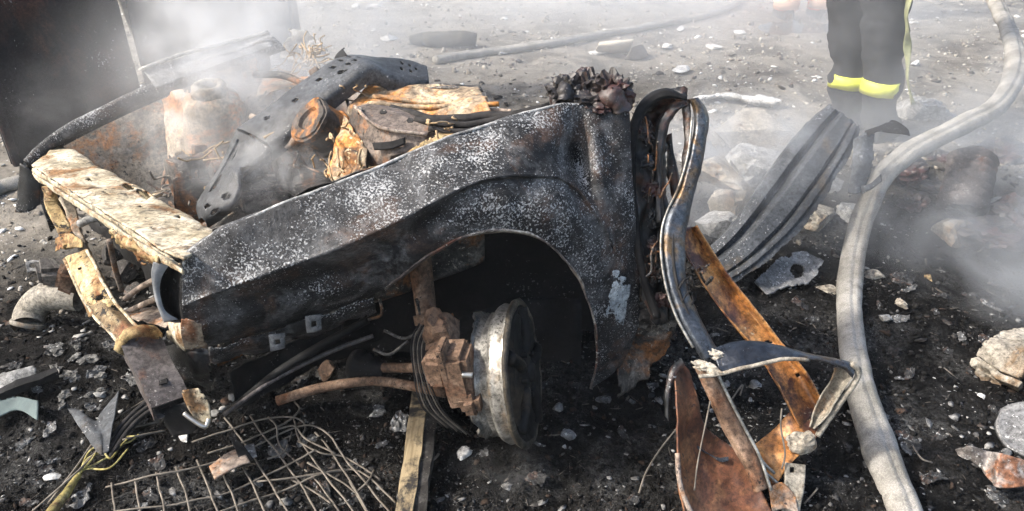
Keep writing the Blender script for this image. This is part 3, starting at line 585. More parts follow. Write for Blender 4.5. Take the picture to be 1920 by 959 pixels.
sheet('cowl_edge', [[R(690, 152, 2.18), R(694, 162, 2.15)], [R(760, 158, 2.15), R(764, 168, 2.12)], [R(840, 157, 2.12), R(842, 166, 2.09)], [R(900, 160, 2.08), R(906, 172, 2.04)]], M['bay'], wreck, nu=50, nv=8, dent=(.004, 14))
for k, (a, t) in enumerate((([(700, 180), (780, 190), (860, 192), (912, 186)], 2.03), ([(690, 195), (780, 200), (870, 200), (935, 196)], 1.99))):
    tube('cowl_rib', [R(x, y, t - .015 * i) for i, (x, y) in enumerate(a)], .007, M['cowl'], wreck, n=6, wob=.003)
sheet('tower_box', [[R(640, 300, 1.98), R(648, 250, 1.95), R(662, 202, 1.93), R(690, 196, 1.95), R(716, 200, 1.97)], [R(676, 318, 1.93), R(690, 285, 1.88), R(700, 232, 1.86), R(730, 208, 1.9), R(756, 204, 1.93)], [R(725, 318, 1.87), R(735, 292, 1.83), R(745, 248, 1.83), R(770, 225, 1.86), R(792, 218, 1.9)], [R(788, 300, 1.84), R(794, 275, 1.83), R(800, 254, 1.83), R(808, 240, 1.84), R(815, 232, 1.86)]], burnt('scorched_box', (.06, .048, .04), (.15, .12, .10), (.27, .22, .175), 7, rust=(.30, .13, .05), ramt=.38, speck=(.03, .025, .02), samt=.25, sscale=70, rough=.7), wreck, nu=60, nv=50, dent=(.002, 12), holes=[(.62, .34, .16, .022)], straight=True, smooth=False)
tube('box_rim', [R(664, 200, 1.92), R(700, 231, 1.85), R(746, 247, 1.82), R(801, 253, 1.82)], .005, M['towerbox'], wreck, n=7, wob=.003)
sheet('box_slot', [[R(698, 268, 1.845), R(702, 282, 1.84)], [R(730, 266, 1.825), R(732, 280, 1.82)], [R(760, 258, 1.82), R(760, 270, 1.815)]], M['black'], wreck, nu=14, nv=6, dent=(.001, 20))
for q_ in ((676, 212, 1.915), (720, 216, 1.90), (770, 232, 1.865)): lathe('box_bolt', [(0, .012), (.009, .012), (.010, .006), (.010, -.004), (0, -.004)], R(*q_), (0, -.4, .9), M['bay'], wreck, n=6, closed=False, smooth=False)
sheet('tower_skirt', [[R(612, 330, 1.93), R(630, 268, 1.94), R(640, 214, 1.96)], [R(640, 350, 1.88), R(655, 300, 1.9), R(658, 236, 1.92)], [R(690, 332, 1.83), R(690, 312, 1.85), R(690, 280, 1.88)]], M['cowl'], wreck, nu=34, nv=34, dent=(.014, 12), ragged=.08)
sheet('box_flange', [[R(690, 312, 1.82), R(684, 328, 1.81)], [R(740, 300, 1.81), R(750, 316, 1.79)], [R(800, 262, 1.81), R(812, 288, 1.79)], [R(842, 236, 1.82), R(876, 248, 1.79)]], M['yellow'], wreck, nu=40, nv=14, dent=(.01, 18), ragged=.15)
lathe('blower_drum', [(.0, .04), (.03, .04), (.034, .05), (.058, .05), (.06, .044), (.066, .044), (.068, .036), (.062, .034), (.062, -.03), (.068, -.034), (.068, -.05), (.0, -.05)], R(602, 238, 2.02), (-.5, -.45, .6), burnt('drum_metal', (.02, .018, .016), (.06, .05, .042), (.13, .10, .08), 8, rust=(.5, .2, .05), ramt=.4, rough=.7), wreck, n=28, warp=.006, closed=False, smooth=False)
lathe('blower_drum', [(.0, .03), (.02, .03), (.022, .04), (.045, .04), (.047, .03), (.042, .026), (.042, -.03), (.0, -.04)], R(572, 262, 2.08), (-.6, -.3, .5), M['towerbox'], wreck, n=24, warp=.012, closed=False)
for k, pts in enumerate(([(735, 206, 1.95), (800, 222, 1.88), (860, 222, 1.86), (930, 216, 1.85), (1010, 205, 1.84)], [(780, 225, 1.86), (850, 232, 1.83), (920, 224, 1.82), (1030, 196, 1.8)], [(805, 240, 1.83), (850, 246, 1.81), (900, 236, 1.8)])):
    tube('cable', [R(*p) for p in pts], (.013, .009, .007)[k], M['wiredark'], wreck, n=8, wob=.006)
rg = np.random.default_rng(3)
def tangle(px, py, t, n, sx, sy, r, mat, name='loose_wire', parent=wreck, L=5, wsc=1):
    for k in range(n):
        a = np.array([px + rg.normal() * sx, py + rg.normal() * sy, t + rg.normal() * .03]); pts = [R(*a)]
        d = rg.normal(size=3) * np.array([sx * .5, sy * .5, .02]) * wsc
        for q in range(L - 1):
            d = d * .7 + rg.normal(size=3) * np.array([sx * .35, sy * .35, .02]); a = a + d; pts.append(R(*a))
        tube(name, pts, r * rg.uniform(.6, 1.3), mat, parent, n=5)
tangle(625, 300, 1.9, 9, 14, 22, .0028, M['wirerust'])
tangle(660, 315, 1.87, 7, 14, 16, .0028, M['wirerust'])
tangle(580, 108, 2.72, 34, 18, 16, .0032, M['wirerust'])
tangle(560, 250, 2.1, 10, 30, 20, .0035, M['wirerust'])
tangle(500, 330, 2.08, 12, 50, 25, .0035, M['bay'])
tangle(840, 240, 1.82, 8, 20, 8, .003, M['wirerust'])
sheet('bay_scrap', [[R(500, 150, 2.6), R(480, 185, 2.5)], [R(545, 140, 2.55), R(540, 170, 2.48)], [R(590, 155, 2.5), R(590, 180, 2.45)]], M['apron'], wreck, nu=24, nv=14, dent=(.02, 12))
tube('bay_hose', [R(478, 140, 2.5), R(530, 142, 2.42), R(570, 158, 2.35), R(600, 175, 2.3)], .012, M['bay'], wreck, n=8)
sheet('bulkhead_scrap', [[R(540, 50, 2.95), R(535, 120, 2.9)], [R(580, 62, 2.9), R(575, 130, 2.85)], [R(615, 95, 2.85), R(612, 135, 2.8)]], M['greyplate'], wreck, nu=24, nv=24, dent=(.03, 8), ragged=.15, rag_all=True)
rb_ = np.random.default_rng(12)
for k in range(46):
    f_ = rb_.random(); g_ = rb_.random(); px = 260 + 360 * f_ + 60 * g_; py = 395 - 190 * f_ - 60 * g_ + 25 * rb_.normal(); t_ = 2.30 - .22 * f_ + .28 * g_ * (1 - f_) + .02
    c_ = R(px, py, t_); s_ = rb_.uniform(.018, .055); mt = M[('bay', 'towerbox', 'cowl', 'apron', 'black', 'suspension')[rb_.integers(6)]]
    if k % 3 == 0: block('bay_bracket', c_, (s_, s_ * .6, s_ * 1.3), mt, wreck, axes=axes_rot(*rb_.uniform(-1, 1, 3)), jit=.012, bev=.1, seed=k)
    elif k % 3 == 1:
        a_, b_ = rb_.uniform(-1, 1, 3) * s_, rb_.uniform(-1, 1, 3) * s_
        sheet('bay_scrap', [[c_ - a_, c_ - a_ + b_], [c_ + b_ * .3, c_ + b_ * 1.3], [c_ + a_, c_ + a_ + b_]], mt, wreck, nu=16, nv=12, dent=(.02, 16), ragged=.12, rag_all=True)
    else:
        d_ = rb_.uniform(-1, 1, 3) * np.array([.07, .07, .035]); tube('bay_pipe', [c_ - d_, c_ + rb_.normal(size=3) * .02, c_ + d_], rb_.uniform(.004, .011), mt, wreck, n=7, wob=.008)
tangle(420, 300, 2.22, 10, 40, 22, .003, M['wirerust'])
tangle(690, 175, 2.15, 8, 30, 10, .003, M['wirerust'])
tangle(330, 350, 2.3, 8, 30, 16, .003, M['wire'])
# crumpled charred lump on top of the fender's rear end
def crumple(name, c, size, mat, parent, seed, n=13, flat=.35, up=(0, 0, 1), smooth=False):
    rq = np.random.default_rng(seed); u = np.linspace(-1, 1, n); A, B = np.meshgrid(u, u, indexing='ij')
    mapr = np.sqrt(np.maximum(np.abs(A), np.abs(B)) / (np.sqrt(A * A + B * B) + 1e-6)) ; A = A * mapr; B = B * mapr
    th = np.arctan2(B, A); rad = 1 + .32 * fbm(np.stack([np.cos(th) * 1.3 + seed, np.sin(th) * 1.3, th * 0], -1), 1.6, 3)
    Q = np.stack([A * rad, B * rad, A * 0 + seed * 2.7], -1)
    h = 1.1 * np.abs(fbm(Q, 1.7, 3)) - .3 + .5 * (A * rq.normal() * .5 + A * A * rq.normal() * .6 + A * B * rq.normal() * .6)
    P = np.stack([Q[..., 0], Q[..., 1], h * flat], -1) * np.asarray(size)
    P = P @ axes_rot(rq.uniform(-.3, .3), rq.uniform(-.3, .3), rq.uniform(0, 6.28))
    x, y, z = frame_of(up); P = P[..., :1] * x + P[..., 1:2] * y + P[..., 2:] * z + np.asarray(c)
    V, F = shell(P, np.ones((n - 1, n - 1), bool), .0025); return mk(name, V, F, mat, parent, smooth)
def wad(name, c, size, mat, parent, seed):
    v, f = ICO[4]; d = v + seed * 2.3
    r = .8 + .5 * (1 - 2.4 * np.abs(fbm(d, 1.3, 2))) * .6 + .22 * (1 - 2.4 * np.abs(fbm(d + 9, 3.1, 2))) + .06 * fbm(d, 9, 2)
    return mk(name, v * r[:, None] * np.asarray(size) + np.asarray(c), f, mat, parent, False)
for k, (px, py, t, sz) in enumerate(((1062, 174, 1.81, (.050, .05, .044)), (1102, 168, 1.83, (.045, .045, .046)), (1146, 178, 1.81, (.050, .05, .054)), (1104, 194, 1.80, (.062, .05, .030)))):
    wad('crumpled_metal', R(px, py, t), sz, M['char'], wreck, 90 + k)
sheet('crumpled_sheet', [[R(1130, 210, 1.78), R(1120, 178, 1.79), R(1118, 152, 1.8)], [R(1158, 214, 1.77), R(1150, 180, 1.76), R(1146, 144, 1.79)], [R(1178, 212, 1.79), R(1178, 185, 1.8), R(1170, 158, 1.82)]], M['char'], wreck, nu=26, nv=26, dent=(.02, 14), ragged=.12, rag_all=True)
sheet('crumpled_sheet', [[R(1030, 182, 1.8), R(1032, 150, 1.81)], [R(1056, 192, 1.77), R(1052, 140, 1.79)], [R(1085, 190, 1.79), R(1078, 150, 1.8)]], M['char'], wreck, nu=26, nv=26, dent=(.025, 14), ragged=.12, rag_all=True)

# suspension and wheel
CW = R(978, 699, 1.85); WN = np.array([.968, -.16, .19]); WN /= np.linalg.norm(WN)
wheel = bpy.data.objects.new('wheel', None); link(wheel); wheel.parent = wreck; wheel.location = Vector([float(v) for v in CW - worldloc(wreck)])
RR = .180
lathe('rim', [(RR - .03, -.100), (RR - .020, -.096), (RR - .030, -.089), (RR - .034, -.083), (RR - .026, -.077), (RR - .036, -.069), (RR - .026, -.062), (RR - .028, -.050), (RR - .012, -.042), (RR - .006, -.030), (RR - .012, -.012), (RR + .002, -.004), (RR, .004), (RR - .012, .004), (RR - .02, -.010), (RR - .034, -.04), (RR - .042, -.07), (RR - .038, -.096)], CW, WN, M['alloy'], wheel, n=110, warp=.002, ragged=((0, 1, 17), .022))
lathe('rim_edge', [(RR + .003, -.002), (RR + .006, .006), (RR - .002, .012), (RR - .014, .008), (RR - .014, .0)], CW, WN, burnt('tan_rim_edge', (.02, .016, .012), (.06, .05, .036), (.16, .135, .10), 20, speck=(.02, .02, .02), samt=.45, rough=.6), wheel, n=90, warp=.003)
lathe('disc_face', [(.0, .02), (.03, .022), (.05, .012), (.10, .006), (.14, .012), (RR - .03, .004), (RR - .012, .010), (RR - .012, -.004), (RR - .03, -.01), (.14, -.005), (.09, -.01), (.0, 0)], CW, WN, M['rimdark'], wheel, n=60, warp=.004, closed=False)
for k in range(5):
    a_ = k * 2 * math.pi / 5 + .4; fx, fy, fz = frame_of(WN); pc = CW + (fx * math.cos(a_) + fy * math.sin(a_)) * .055 + WN * .012
    tube('wheel_stud', [pc, pc + WN * .014], .007, M['rimdark'], wheel, n=8)
    pr = CW + WN * .012; po = CW + (fx * math.cos(a_ + .6) + fy * math.sin(a_ + .6)) * (RR - .02) + WN * .008
    tube('spoke', [pr + (po - pr) * .3, pr + (po - pr) * .65 + WN * .008, po], [.016, .014, .018], M['rimdark'], wheel, n=8)
lathe('hub_cap', [(.0, .034), (.02, .034), (.026, .026), (.028, .01), (.0, .01)], CW, WN, M['rimdark'], wheel, n=20, closed=False)
lathe('brake_disc', [(.0, -.075), (.125, -.075), (.13, -.08), (.13, -.09), (.125, -.094), (.0, -.094)], CW, WN, M['suspension'], wheel, n=48, closed=False)
knuckle = lambda px, py, t: R(px, py, t)
wx = np.cross([0, 0, 1.0], WN); wx /= np.linalg.norm(wx); wz = np.cross(WN, wx)
AX = np.array([WN, wx, wz])
block('brake_caliper', R(864, 702, 1.74), (.07, .09, .15), M['suspension'], wreck, axes=AX, bev=.18, jit=.006)
block('caliper_bracket', R(842, 698, 1.725), (.018, .06, .17), M['suspension'], wreck, axes=AX, bev=.2, jit=.006, seed=4)
block('caliper_bracket', R(824, 690, 1.75), (.05, .07, .08), M['suspension'], wreck, axes=AX, bev=.2, jit=.008, seed=7)
block('caliper_bracket', R(884, 748, 1.73), (.05, .06, .06), M['suspension'], wreck, axes=AX, bev=.3, jit=.008, seed=9)
tube('slider_pin', [R(866, 703, 1.685), R(886, 704, 1.685)], .007, M['steel'], wreck, n=10)
rock('knuckle', R(828, 626, 1.78) - [0, 0, .065], (.05, .05, .075), 21, M['suspension'], wreck, sub=3, facet=True, sink=.1)
sheet('dust_shield', [[R(802, 658, 1.77), R(806, 604, 1.79)], [R(832, 655, 1.74), R(832, 586, 1.77)], [R(860, 655, 1.76), R(864, 600, 1.80)]], M['suspension'], wreck, nu=16, nv=18, dent=(.006, 18))
tube('strut', [R(785, 480, 1.93), R(793, 535, 1.93), R(800, 592, 1.92)], [.032, .029, .027], M['suspension'], wreck, n=18)
tube('strut_collar', [R(798, 588, 1.92), R(802, 606, 1.92)], .034, M['suspension'], wreck, n=18)
tube('drive_shaft', [R(700, 690, 2.0), R(760, 690, 1.95), R(835, 692, 1.80)], [.013, .013, .015], M['suspension'], wreck, n=12)
lathe('shaft_boot', [(.018, .05), (.03, .04), (.026, .03), (.036, .02), (.03, .008), (.042, -.005), (.034, -.018), (.046, -.03), (.04, -.05), (.0, -.05)], R(692, 690, 2.01), (1, -.35, 0), M['black'], wreck, n=24, closed=False)
tube('control_arm', [R(520, 752, 2.0), R(600, 728, 2.0), R(690, 715, 1.98), R(760, 722, 1.94), R(835, 738, 1.89)], [.014, .014, .013, .013, .012], M['suspension'], wreck, n=10)
for k in range(7):
    tube('brake_cable', [R(790 + 5 * k, 600, 1.9), R(772 + 4 * k, 640 + k, 1.86), R(776 + 4 * k, 700, 1.84), R(790 + 7 * k, 760 + 2 * k, 1.85), R(830 + 9 * k, 800 + 3 * k, 1.88)], .0022, M['wire'] if k % 2 else M['wiredark'], wreck, n=5)
for a in ([(720, 620), (760, 635), (800, 612), (850, 590)], [(700, 655), (730, 665), (765, 640)], [(690, 600), (715, 590), (712, 560)], [(780, 560), (800, 640), (790, 690)], [(810, 590), (795, 620), (800, 655)]):
    tube('brake_line', [R(x, y, 1.9) for x, y in a], .004, M['bay'], wreck, n=6)
rock('underbody_lump', R(612, 690, 2.05) - [0, 0, .03], (.03, .02, .035), 33, M['suspension'], wreck, sub=3, facet=True)
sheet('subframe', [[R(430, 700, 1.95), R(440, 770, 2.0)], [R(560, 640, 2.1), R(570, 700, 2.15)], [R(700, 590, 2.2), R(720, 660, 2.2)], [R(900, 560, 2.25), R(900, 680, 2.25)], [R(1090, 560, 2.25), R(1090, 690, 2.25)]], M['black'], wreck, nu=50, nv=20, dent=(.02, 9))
sheet('rear_scrap', [[R(1190, 600, 1.98), R(1160, 690, 2.0), R(1150, 760, 2.05)], [R(1220, 560, 1.98), R(1225, 640, 2.0), R(1190, 720, 2.05)], [R(1250, 540, 2.0), R(1262, 600, 2.02), R(1240, 660, 2.05)]], M['bay'], wreck, nu=30, nv=30, dent=(.03, 9), ragged=.15, rag_all=True)
rock('rear_lump', R(1232, 575, 1.95) - [0, 0, .05], (.05, .05, .05), 51, M['bay'], wreck, sub=4, amp=.5, freq=2)

# torn door frame at the rear of the fender
def ribbon(name, L, Rr, mat, bulge=.01, nu=70, nv=12, lip=0, **k):
    rows = []
    for a, b in zip(L, Rr):
        p, q = R(*a), R(*b); m = (p + q) / 2; d = -ray((a[0] + b[0]) / 2, (a[1] + b[1]) / 2); d /= np.linalg.norm(d)
        r = [p, p * .75 + q * .25 + d * bulge, m + d * bulge, p * .25 + q * .75 + d * bulge, q]
        if lip: r = [p - d * lip] + r + [q - d * lip]
        rows.append(r)
    return sheet(name, rows, mat, wreck, nu=nu, nv=max(nv, 20), thick=k.pop('thick', .004), fold=True, **({'dent': (.005, 18), 'ragged': .035} | k))
ribbon('hinge_pillar', [(1232, 610, 1.86), (1205, 520, 1.86), (1192, 420, 1.86), (1184, 320, 1.86), (1184, 250, 1.86), (1196, 208, 1.86), (1222, 180, 1.86), (1252, 171, 1.86), (1285, 180, 1.86)],
       [(1262, 600, 1.9), (1252, 510, 1.9), (1246, 420, 1.9), (1240, 330, 1.9), (1238, 270, 1.9), (1242, 232, 1.9), (1256, 208, 1.9), (1272, 200, 1.9), (1292, 196, 1.9)], M['pillar'], bulge=-.03, nu=110, nv=30, lip=.012, dent=(.02, 16), holes=[(.12, .5, .02, .1), (.3, .75, .012, .06), (.5, .3, .01, .05)], ragged=.06)
ribbon('pillar_edge', [(1228, 600, 1.845), (1200, 520, 1.845), (1186, 420, 1.845), (1179, 320, 1.845), (1180, 250, 1.845), (1192, 205, 1.845), (1218, 178, 1.845), (1250, 168, 1.845), (1290, 178, 1.845)],
       [(1238, 596, 1.84), (1212, 516, 1.84), (1198, 420, 1.84), (1192, 322, 1.84), (1194, 256, 1.84), (1206, 216, 1.84), (1230, 192, 1.84), (1254, 184, 1.84), (1286, 190, 1.84)], M['black'], bulge=.008, nu=70, nv=8, dent=(.004, 16))
ribbon('pillar_rib', [(1228, 420, 1.87), (1226, 330, 1.87), (1228, 268, 1.87), (1238, 222, 1.87), (1258, 196, 1.87), (1284, 188, 1.87)], [(1244, 420, 1.86), (1243, 335, 1.86), (1245, 275, 1.86), (1252, 236, 1.86), (1268, 212, 1.86), (1290, 200, 1.86)], M['pillar'], bulge=.012, nu=50, nv=10)
ribbon('pillar_strut', [(1248, 255, 1.93), (1252, 310, 1.93), (1260, 360, 1.93), (1268, 410, 1.92)], [(1258, 250, 1.92), (1266, 305, 1.92), (1274, 355, 1.92), (1278, 400, 1.91)], M['pillar'], bulge=.006, nu=30, nv=8)
ribbon('window_channel', [(1282, 190, 1.87), (1283, 230, 1.88), (1282, 280, 1.88), (1278, 330, 1.88), (1272, 380, 1.87)], [(1292, 190, 1.865), (1294, 230, 1.87), (1293, 280, 1.87), (1288, 330, 1.87), (1280, 375, 1.865)], M['foil'], bulge=.006, nu=40, nv=8)
ribbon('window_frame', [(1290, 186, 1.85), (1300, 200, 1.85), (1302, 235, 1.85), (1292, 290, 1.84), (1276, 350, 1.83), (1256, 392, 1.82), (1244, 430, 1.81), (1242, 480, 1.80), (1252, 540, 1.78), (1272, 595, 1.76), (1296, 640, 1.74), (1318, 676, 1.73)],
       [(1308, 184, 1.86), (1324, 206, 1.86), (1326, 245, 1.86), (1316, 305, 1.85), (1300, 362, 1.84), (1290, 410, 1.83), (1284, 445, 1.82), (1282, 490, 1.81), (1290, 545, 1.79), (1308, 590, 1.77), (1330, 632, 1.75), (1348, 664, 1.74)], M['strip'], bulge=.014, nu=130, nv=16, lip=.025, dent=(.003, 16))
tube('frame_bead', [R(1298, 220, 1.845), R(1290, 290, 1.835), R(1272, 352, 1.825), R(1252, 395, 1.815), R(1241, 432, 1.805), R(1240, 482, 1.79), R(1250, 542, 1.77), R(1270, 598, 1.75), R(1300, 652, 1.73)], .0035, M['alloy'], wreck, n=6)
tube('frame_bead', [R(1262, 430, 1.805), R(1262, 485, 1.79), R(1272, 542, 1.77), R(1292, 592, 1.755), R(1322, 645, 1.735)], .004, M['wiredark'], wreck, n=6)
# orange channel behind
rows = []
for a, b in zip([(1268, 432, 1.90), (1300, 500, 1.88), (1350, 575, 1.86), (1410, 650, 1.84), (1462, 725, 1.82), (1500, 800, 1.80)], [(1302, 425, 1.93), (1352, 505, 1.92), (1402, 570, 1.90), (1456, 640, 1.87), (1504, 700, 1.84), (1538, 765, 1.82)]):
    p, q = R(*a), R(*b); d = -ray(*a[:2]); d /= np.linalg.norm(d)
    rows.append([p + d * .028, p + d * .004, p, p * .6 + q * .4, p * .15 + q * .85, q + d * .022, q + d * .03 + [.006, 0, .004]])
sheet('sill_channel', rows, M['rusty'], wreck, nu=110, nv=30, thick=.004, dent=(.004, 10), holes=[(.60, .6, .012, .05), (.80, .65, .012, .04), (.12, .3, .05, .05)])
sheet('sill_foot', [[R(1500, 752, 1.83), R(1520, 780, 1.81), R(1535, 800, 1.79)], [R(1456, 800, 1.82), R(1490, 822, 1.79), R(1524, 830, 1.77)], [R(1412, 835, 1.80), R(1440, 860, 1.77), R(1480, 872, 1.76)], [R(1410, 860, 1.80), R(1425, 895, 1.77), R(1452, 915, 1.76)]], M['rusty'], wreck, nu=50, nv=26, dent=(.01, 9))
# brown inner door panel
sheet('door_inner_panel', [[R(1262, 690, 1.78), R(1280, 684, 1.8), R(1296, 700, 1.80), R(1306, 740, 1.80)], [R(1270, 760, 1.74), R(1290, 765, 1.78), R(1310, 780, 1.79), R(1325, 800, 1.80)], [R(1272, 840, 1.72), R(1300, 832, 1.77), R(1340, 838, 1.80), R(1380, 846, 1.80)], [R(1276, 905, 1.70), R(1310, 890, 1.76), R(1365, 890, 1.78), R(1420, 905, 1.77)], [R(1284, 960, 1.69), R(1320, 950, 1.74), R(1390, 945, 1.76), R(1445, 955, 1.75)], [R(1300, 1010, 1.68), R(1340, 1005, 1.71), R(1410, 1000, 1.72), R(1470, 1000, 1.72)]], M['brown'], wreck, nu=80, nv=50, thick=.004, dent=(.008, 9))
tube('panel_edge', [R(1270, 850, 1.70), R(1274, 900, 1.685), R(1288, 945, 1.675), R(1310, 985, 1.67)], .006, M['towerbox'], wreck, n=7)
sheet('panel_shard', [[R(1302, 830, 1.79), R(1308, 842, 1.78)], [R(1322, 850, 1.79), R(1330, 856, 1.78)], [R(1345, 860, 1.79), R(1350, 868, 1.78)], [R(1366, 858, 1.79), R(1366, 866, 1.78)]], M['strip'], wreck, nu=24, nv=8, dent=(.004, 14))
# diagonal pressed post
ribbon('door_post', [(1304, 690, 1.73), (1330, 750, 1.73), (1362, 815, 1.73), (1394, 870, 1.72), (1418, 925, 1.71)], [(1332, 682, 1.74), (1362, 742, 1.74), (1392, 800, 1.74), (1420, 852, 1.73), (1440, 915, 1.72)], M['suspension'], bulge=.014, nu=60, nv=14, lip=.02, dent=(.003, 16))
tube('post_bead', [R(1340, 690, 1.73), R(1368, 748, 1.73), R(1398, 806, 1.73), R(1424, 856, 1.72), R(1446, 920, 1.71)], .004, M['alloy'], wreck, n=6)
for (a) in ([(1404, 838), (1420, 870), (1446, 896), (1462, 910)], [(1412, 832), (1430, 866), (1452, 888)]):
    tube('foot_wire', [R(x, y, 1.74) for x, y in a], .004, M['alloy'], wreck, n=6)
# dark blue strip folding back
ribbon('folded_strip', [(1336, 656, 1.74), (1372, 642, 1.74), (1420, 640, 1.74), (1470, 652, 1.73), (1530, 666, 1.72), (1580, 676, 1.71), (1604, 684, 1.72)], [(1350, 700, 1.71), (1385, 692, 1.70), (1430, 680, 1.70), (1475, 672, 1.70), (1530, 676, 1.70), (1578, 690, 1.70), (1598, 708, 1.71)], burnt('blued_strip', (.012, .015, .022), (.03, .038, .052), (.06, .07, .085), 6, rust=(.10, .07, .04), ramt=.15, speck=(.4, .4, .38), samt=.15, rough=.32, metal=.4, spec=.6), bulge=.008, nu=80, nv=16, dent=(.003, 14))
tube('strip_edge', [R(1312, 705, 1.70), R(1345, 702, 1.70), R(1385, 694, 1.695), R(1430, 682, 1.695), R(1470, 673, 1.695), R(1515, 674, 1.70)], .005, M['ashwarm'], wreck, n=7, wob=.003)
ribbon('folded_arm', [(1604, 680, 1.715), (1600, 706, 1.72), (1578, 736, 1.735), (1552, 775, 1.75), (1528, 806, 1.76)], [(1568, 690, 1.73), (1558, 715, 1.75), (1540, 745, 1.765), (1526, 775, 1.78), (1516, 800, 1.78)], M['pipe'], bulge=-.014, nu=50, nv=14, lip=-.012, dent=(.004, 14))
tube('arm_edge', [R(1596, 682, 1.705), R(1609, 694, 1.71), R(1604, 716, 1.72), R(1575, 756, 1.74), R(1542, 804, 1.76), R(1533, 818, 1.765)], .0075, M['pipe'], wreck, n=8)
rock('melted_cap', R(1505, 826, 1.755) - [0, 0, .02], (.022, .03, .03), 71, M['ashwarm'], wreck, sub=3, amp=.3)
sheet('foot_hinge', [[R(1472, 868, 1.755), R(1510, 872, 1.75)], [R(1470, 905, 1.75), R(1508, 902, 1.745)], [R(1466, 948, 1.745), R(1500, 952, 1.74)], [R(1470, 990, 1.74), R(1500, 990, 1.735)]], M['pipe'], wreck, nu=30, nv=14, thick=.01, dent=(.004, 18), holes=[(.12, .35, .06, .14)])
sheet('foot_bracket', [[R(1440, 915, 1.74), R(1448, 960, 1.73)], [R(1466, 905, 1.735), R(1472, 955, 1.73)], [R(1492, 930, 1.73), R(1498, 965, 1.73)]], M['towerbox'], wreck, nu=24, nv=16, dent=(.008, 18))
for a in ([(1332, 752, 1.72), (1320, 810, 1.715), (1308, 870, 1.71), (1302, 920, 1.70)], [(1466, 766, 1.75), (1464, 800, 1.745), (1472, 850, 1.745), (1466, 880, 1.745)]):
    tube('foot_wire', [R(*p) for p in a], .0022, M['wire'], wreck, n=5)
ribbon('torn_seal', [(1278, 672, 1.79), (1258, 692, 1.78), (1248, 730, 1.77), (1247, 780, 1.77)], [(1284, 684, 1.78), (1266, 704, 1.77), (1256, 738, 1.765), (1254, 790, 1.765)], M['pillar'], bulge=.004, nu=30, nv=6)
rock('melted_joint', R(1322, 684, 1.715) - [0, 0, .012], (.03, .012, .012), 77, M['ashwarm'], wreck, sub=3, amp=.6, freq=2.5, rz=-.5)
rock('melted_joint', R(1336, 660, 1.725) - [0, 0, .01], (.02, .010, .010), 78, M['ashwarm'], wreck, sub=3, amp=.6, freq=2.5, rz=-.5)
tangle(1215, 470, 1.84, 9, 10, 40, .003, M['bay'])
tangle(1222, 330, 1.85, 5, 6, 40, .002, M['bay'])
for k in range(7): crumple('pillar_scrap', R(1212 + 5 * k, 250 + 52 * k, 1.86), (.028, .022, .05), M['pillar' if k % 2 else 'char'], wreck, 500 + k, n=11, up=(.2, -.9, .2))
tangle(1300, 545, 1.82, 8, 8, 14, .003, M['wiredark'])
tangle(1322, 520, 1.84, 6, 6, 10, .004, M['bay'])


# ------------------------------------------------------------------ other things
# tall scorched panels behind the wreck
p0, p1 = G(18, 300, 0), np.array([-1.28, 4.45, 0.0])
pd = (p1 - p0) / np.linalg.norm(p1 - p0); pn = np.array([pd[1], -pd[0], 0.0]); Lp = np.linalg.norm(p1 - p0)
scr = thing('metal_partition', 'tall soot-black metal partition with pale bent seam behind the wreck', 'metal panel', (p0 + p1) / 2)
def pw(s, z, o=0): return p0 + pd * s + pn * o + np.array([0, 0, z])
sm_ = Lp * .42
for (a, b, o) in ((0, sm_, .0), (sm_ + .02, Lp, .03)):
    sheet('panel', [[pw(a + (b - a) * k / 6, -.02, o + .012 * math.sin(k * 1.3)), pw(a + (b - a) * k / 6, .5, o + .03 * math.sin(k * 1.9 + 1)), pw(a + (b - a) * k / 6, 1.1, o + .02 * math.cos(k * 1.4)), pw(a + (b - a) * k / 6, 1.75, o)] for k in range(7)], M['paneldark'], scr, nu=60, nv=50, thick=.02, dent=(.012, 4))
sweep('seam_strip', [pw(sm_ + .09, .30, -.07), pw(sm_ + .05, .55, -.07), pw(sm_ + .02, .85, -.05), pw(sm_ - .03, 1.3, -.04), pw(sm_ - .05, 1.75, -.04)], orbox(.035, .02), M['seam'], scr, up=(pn[0], pn[1], 0), seg=26, dent=.006)
sweep('seam_strip', [pw(sm_ + .16, .10, -.08), pw(sm_ + .10, .22, -.08), pw(sm_ + .08, .32, -.08)], orbox(.03, .02), M['seam'], scr, up=(pn[0], pn[1], 0), seg=14, dent=.006)
for s_ in (.02, Lp - .02):
    sweep('frame_post', [pw(s_, -.02, .05), pw(s_, 1.75, .05)], orbox(.04, .05), M['paneldark'], scr, up=(pn[0], pn[1], 0), seg=4)

# torn grey body panel standing on the right
tp = thing('body_panel', 'torn dark grey car body panel with pressed ribs leaning right of the door frame', 'car panel', GG(1370, 520))
L_ = [(1325, 470, 2.62), (1372, 420, 2.63), (1425, 345, 2.66), (1475, 275, 2.70), (1520, 225, 2.74), (1556, 194, 2.78)]
R_ = [(1352, 545, 2.52), (1420, 505, 2.52), (1490, 445, 2.54), (1545, 375, 2.57), (1590, 300, 2.62), (1616, 240, 2.68)]
prof = [(0, -.03), (.04, .02), (.20, .025), (.27, -.02), (.33, -.025), (.40, .03), (.44, .035), (.68, .022), (.74, -.012), (.79, .014), (.86, .01), (.9, -.01), (1, -.02)]
rows = []
for a, b in zip(L_, R_):
    p, q = R(*a), R(*b); d = -ray((a[0] + b[0]) / 2, (a[1] + b[1]) / 2); d /= np.linalg.norm(d)
    rows.append([p * (1 - f) + q * f + d * h * .75 for f, h in prof])
sheet('skin', rows, M['panelgrey'], tp, nu=110, nv=85, thick=.005, dent=(.004, 9), ragged=.06, rag_all=True, fold=True, smooth=False)
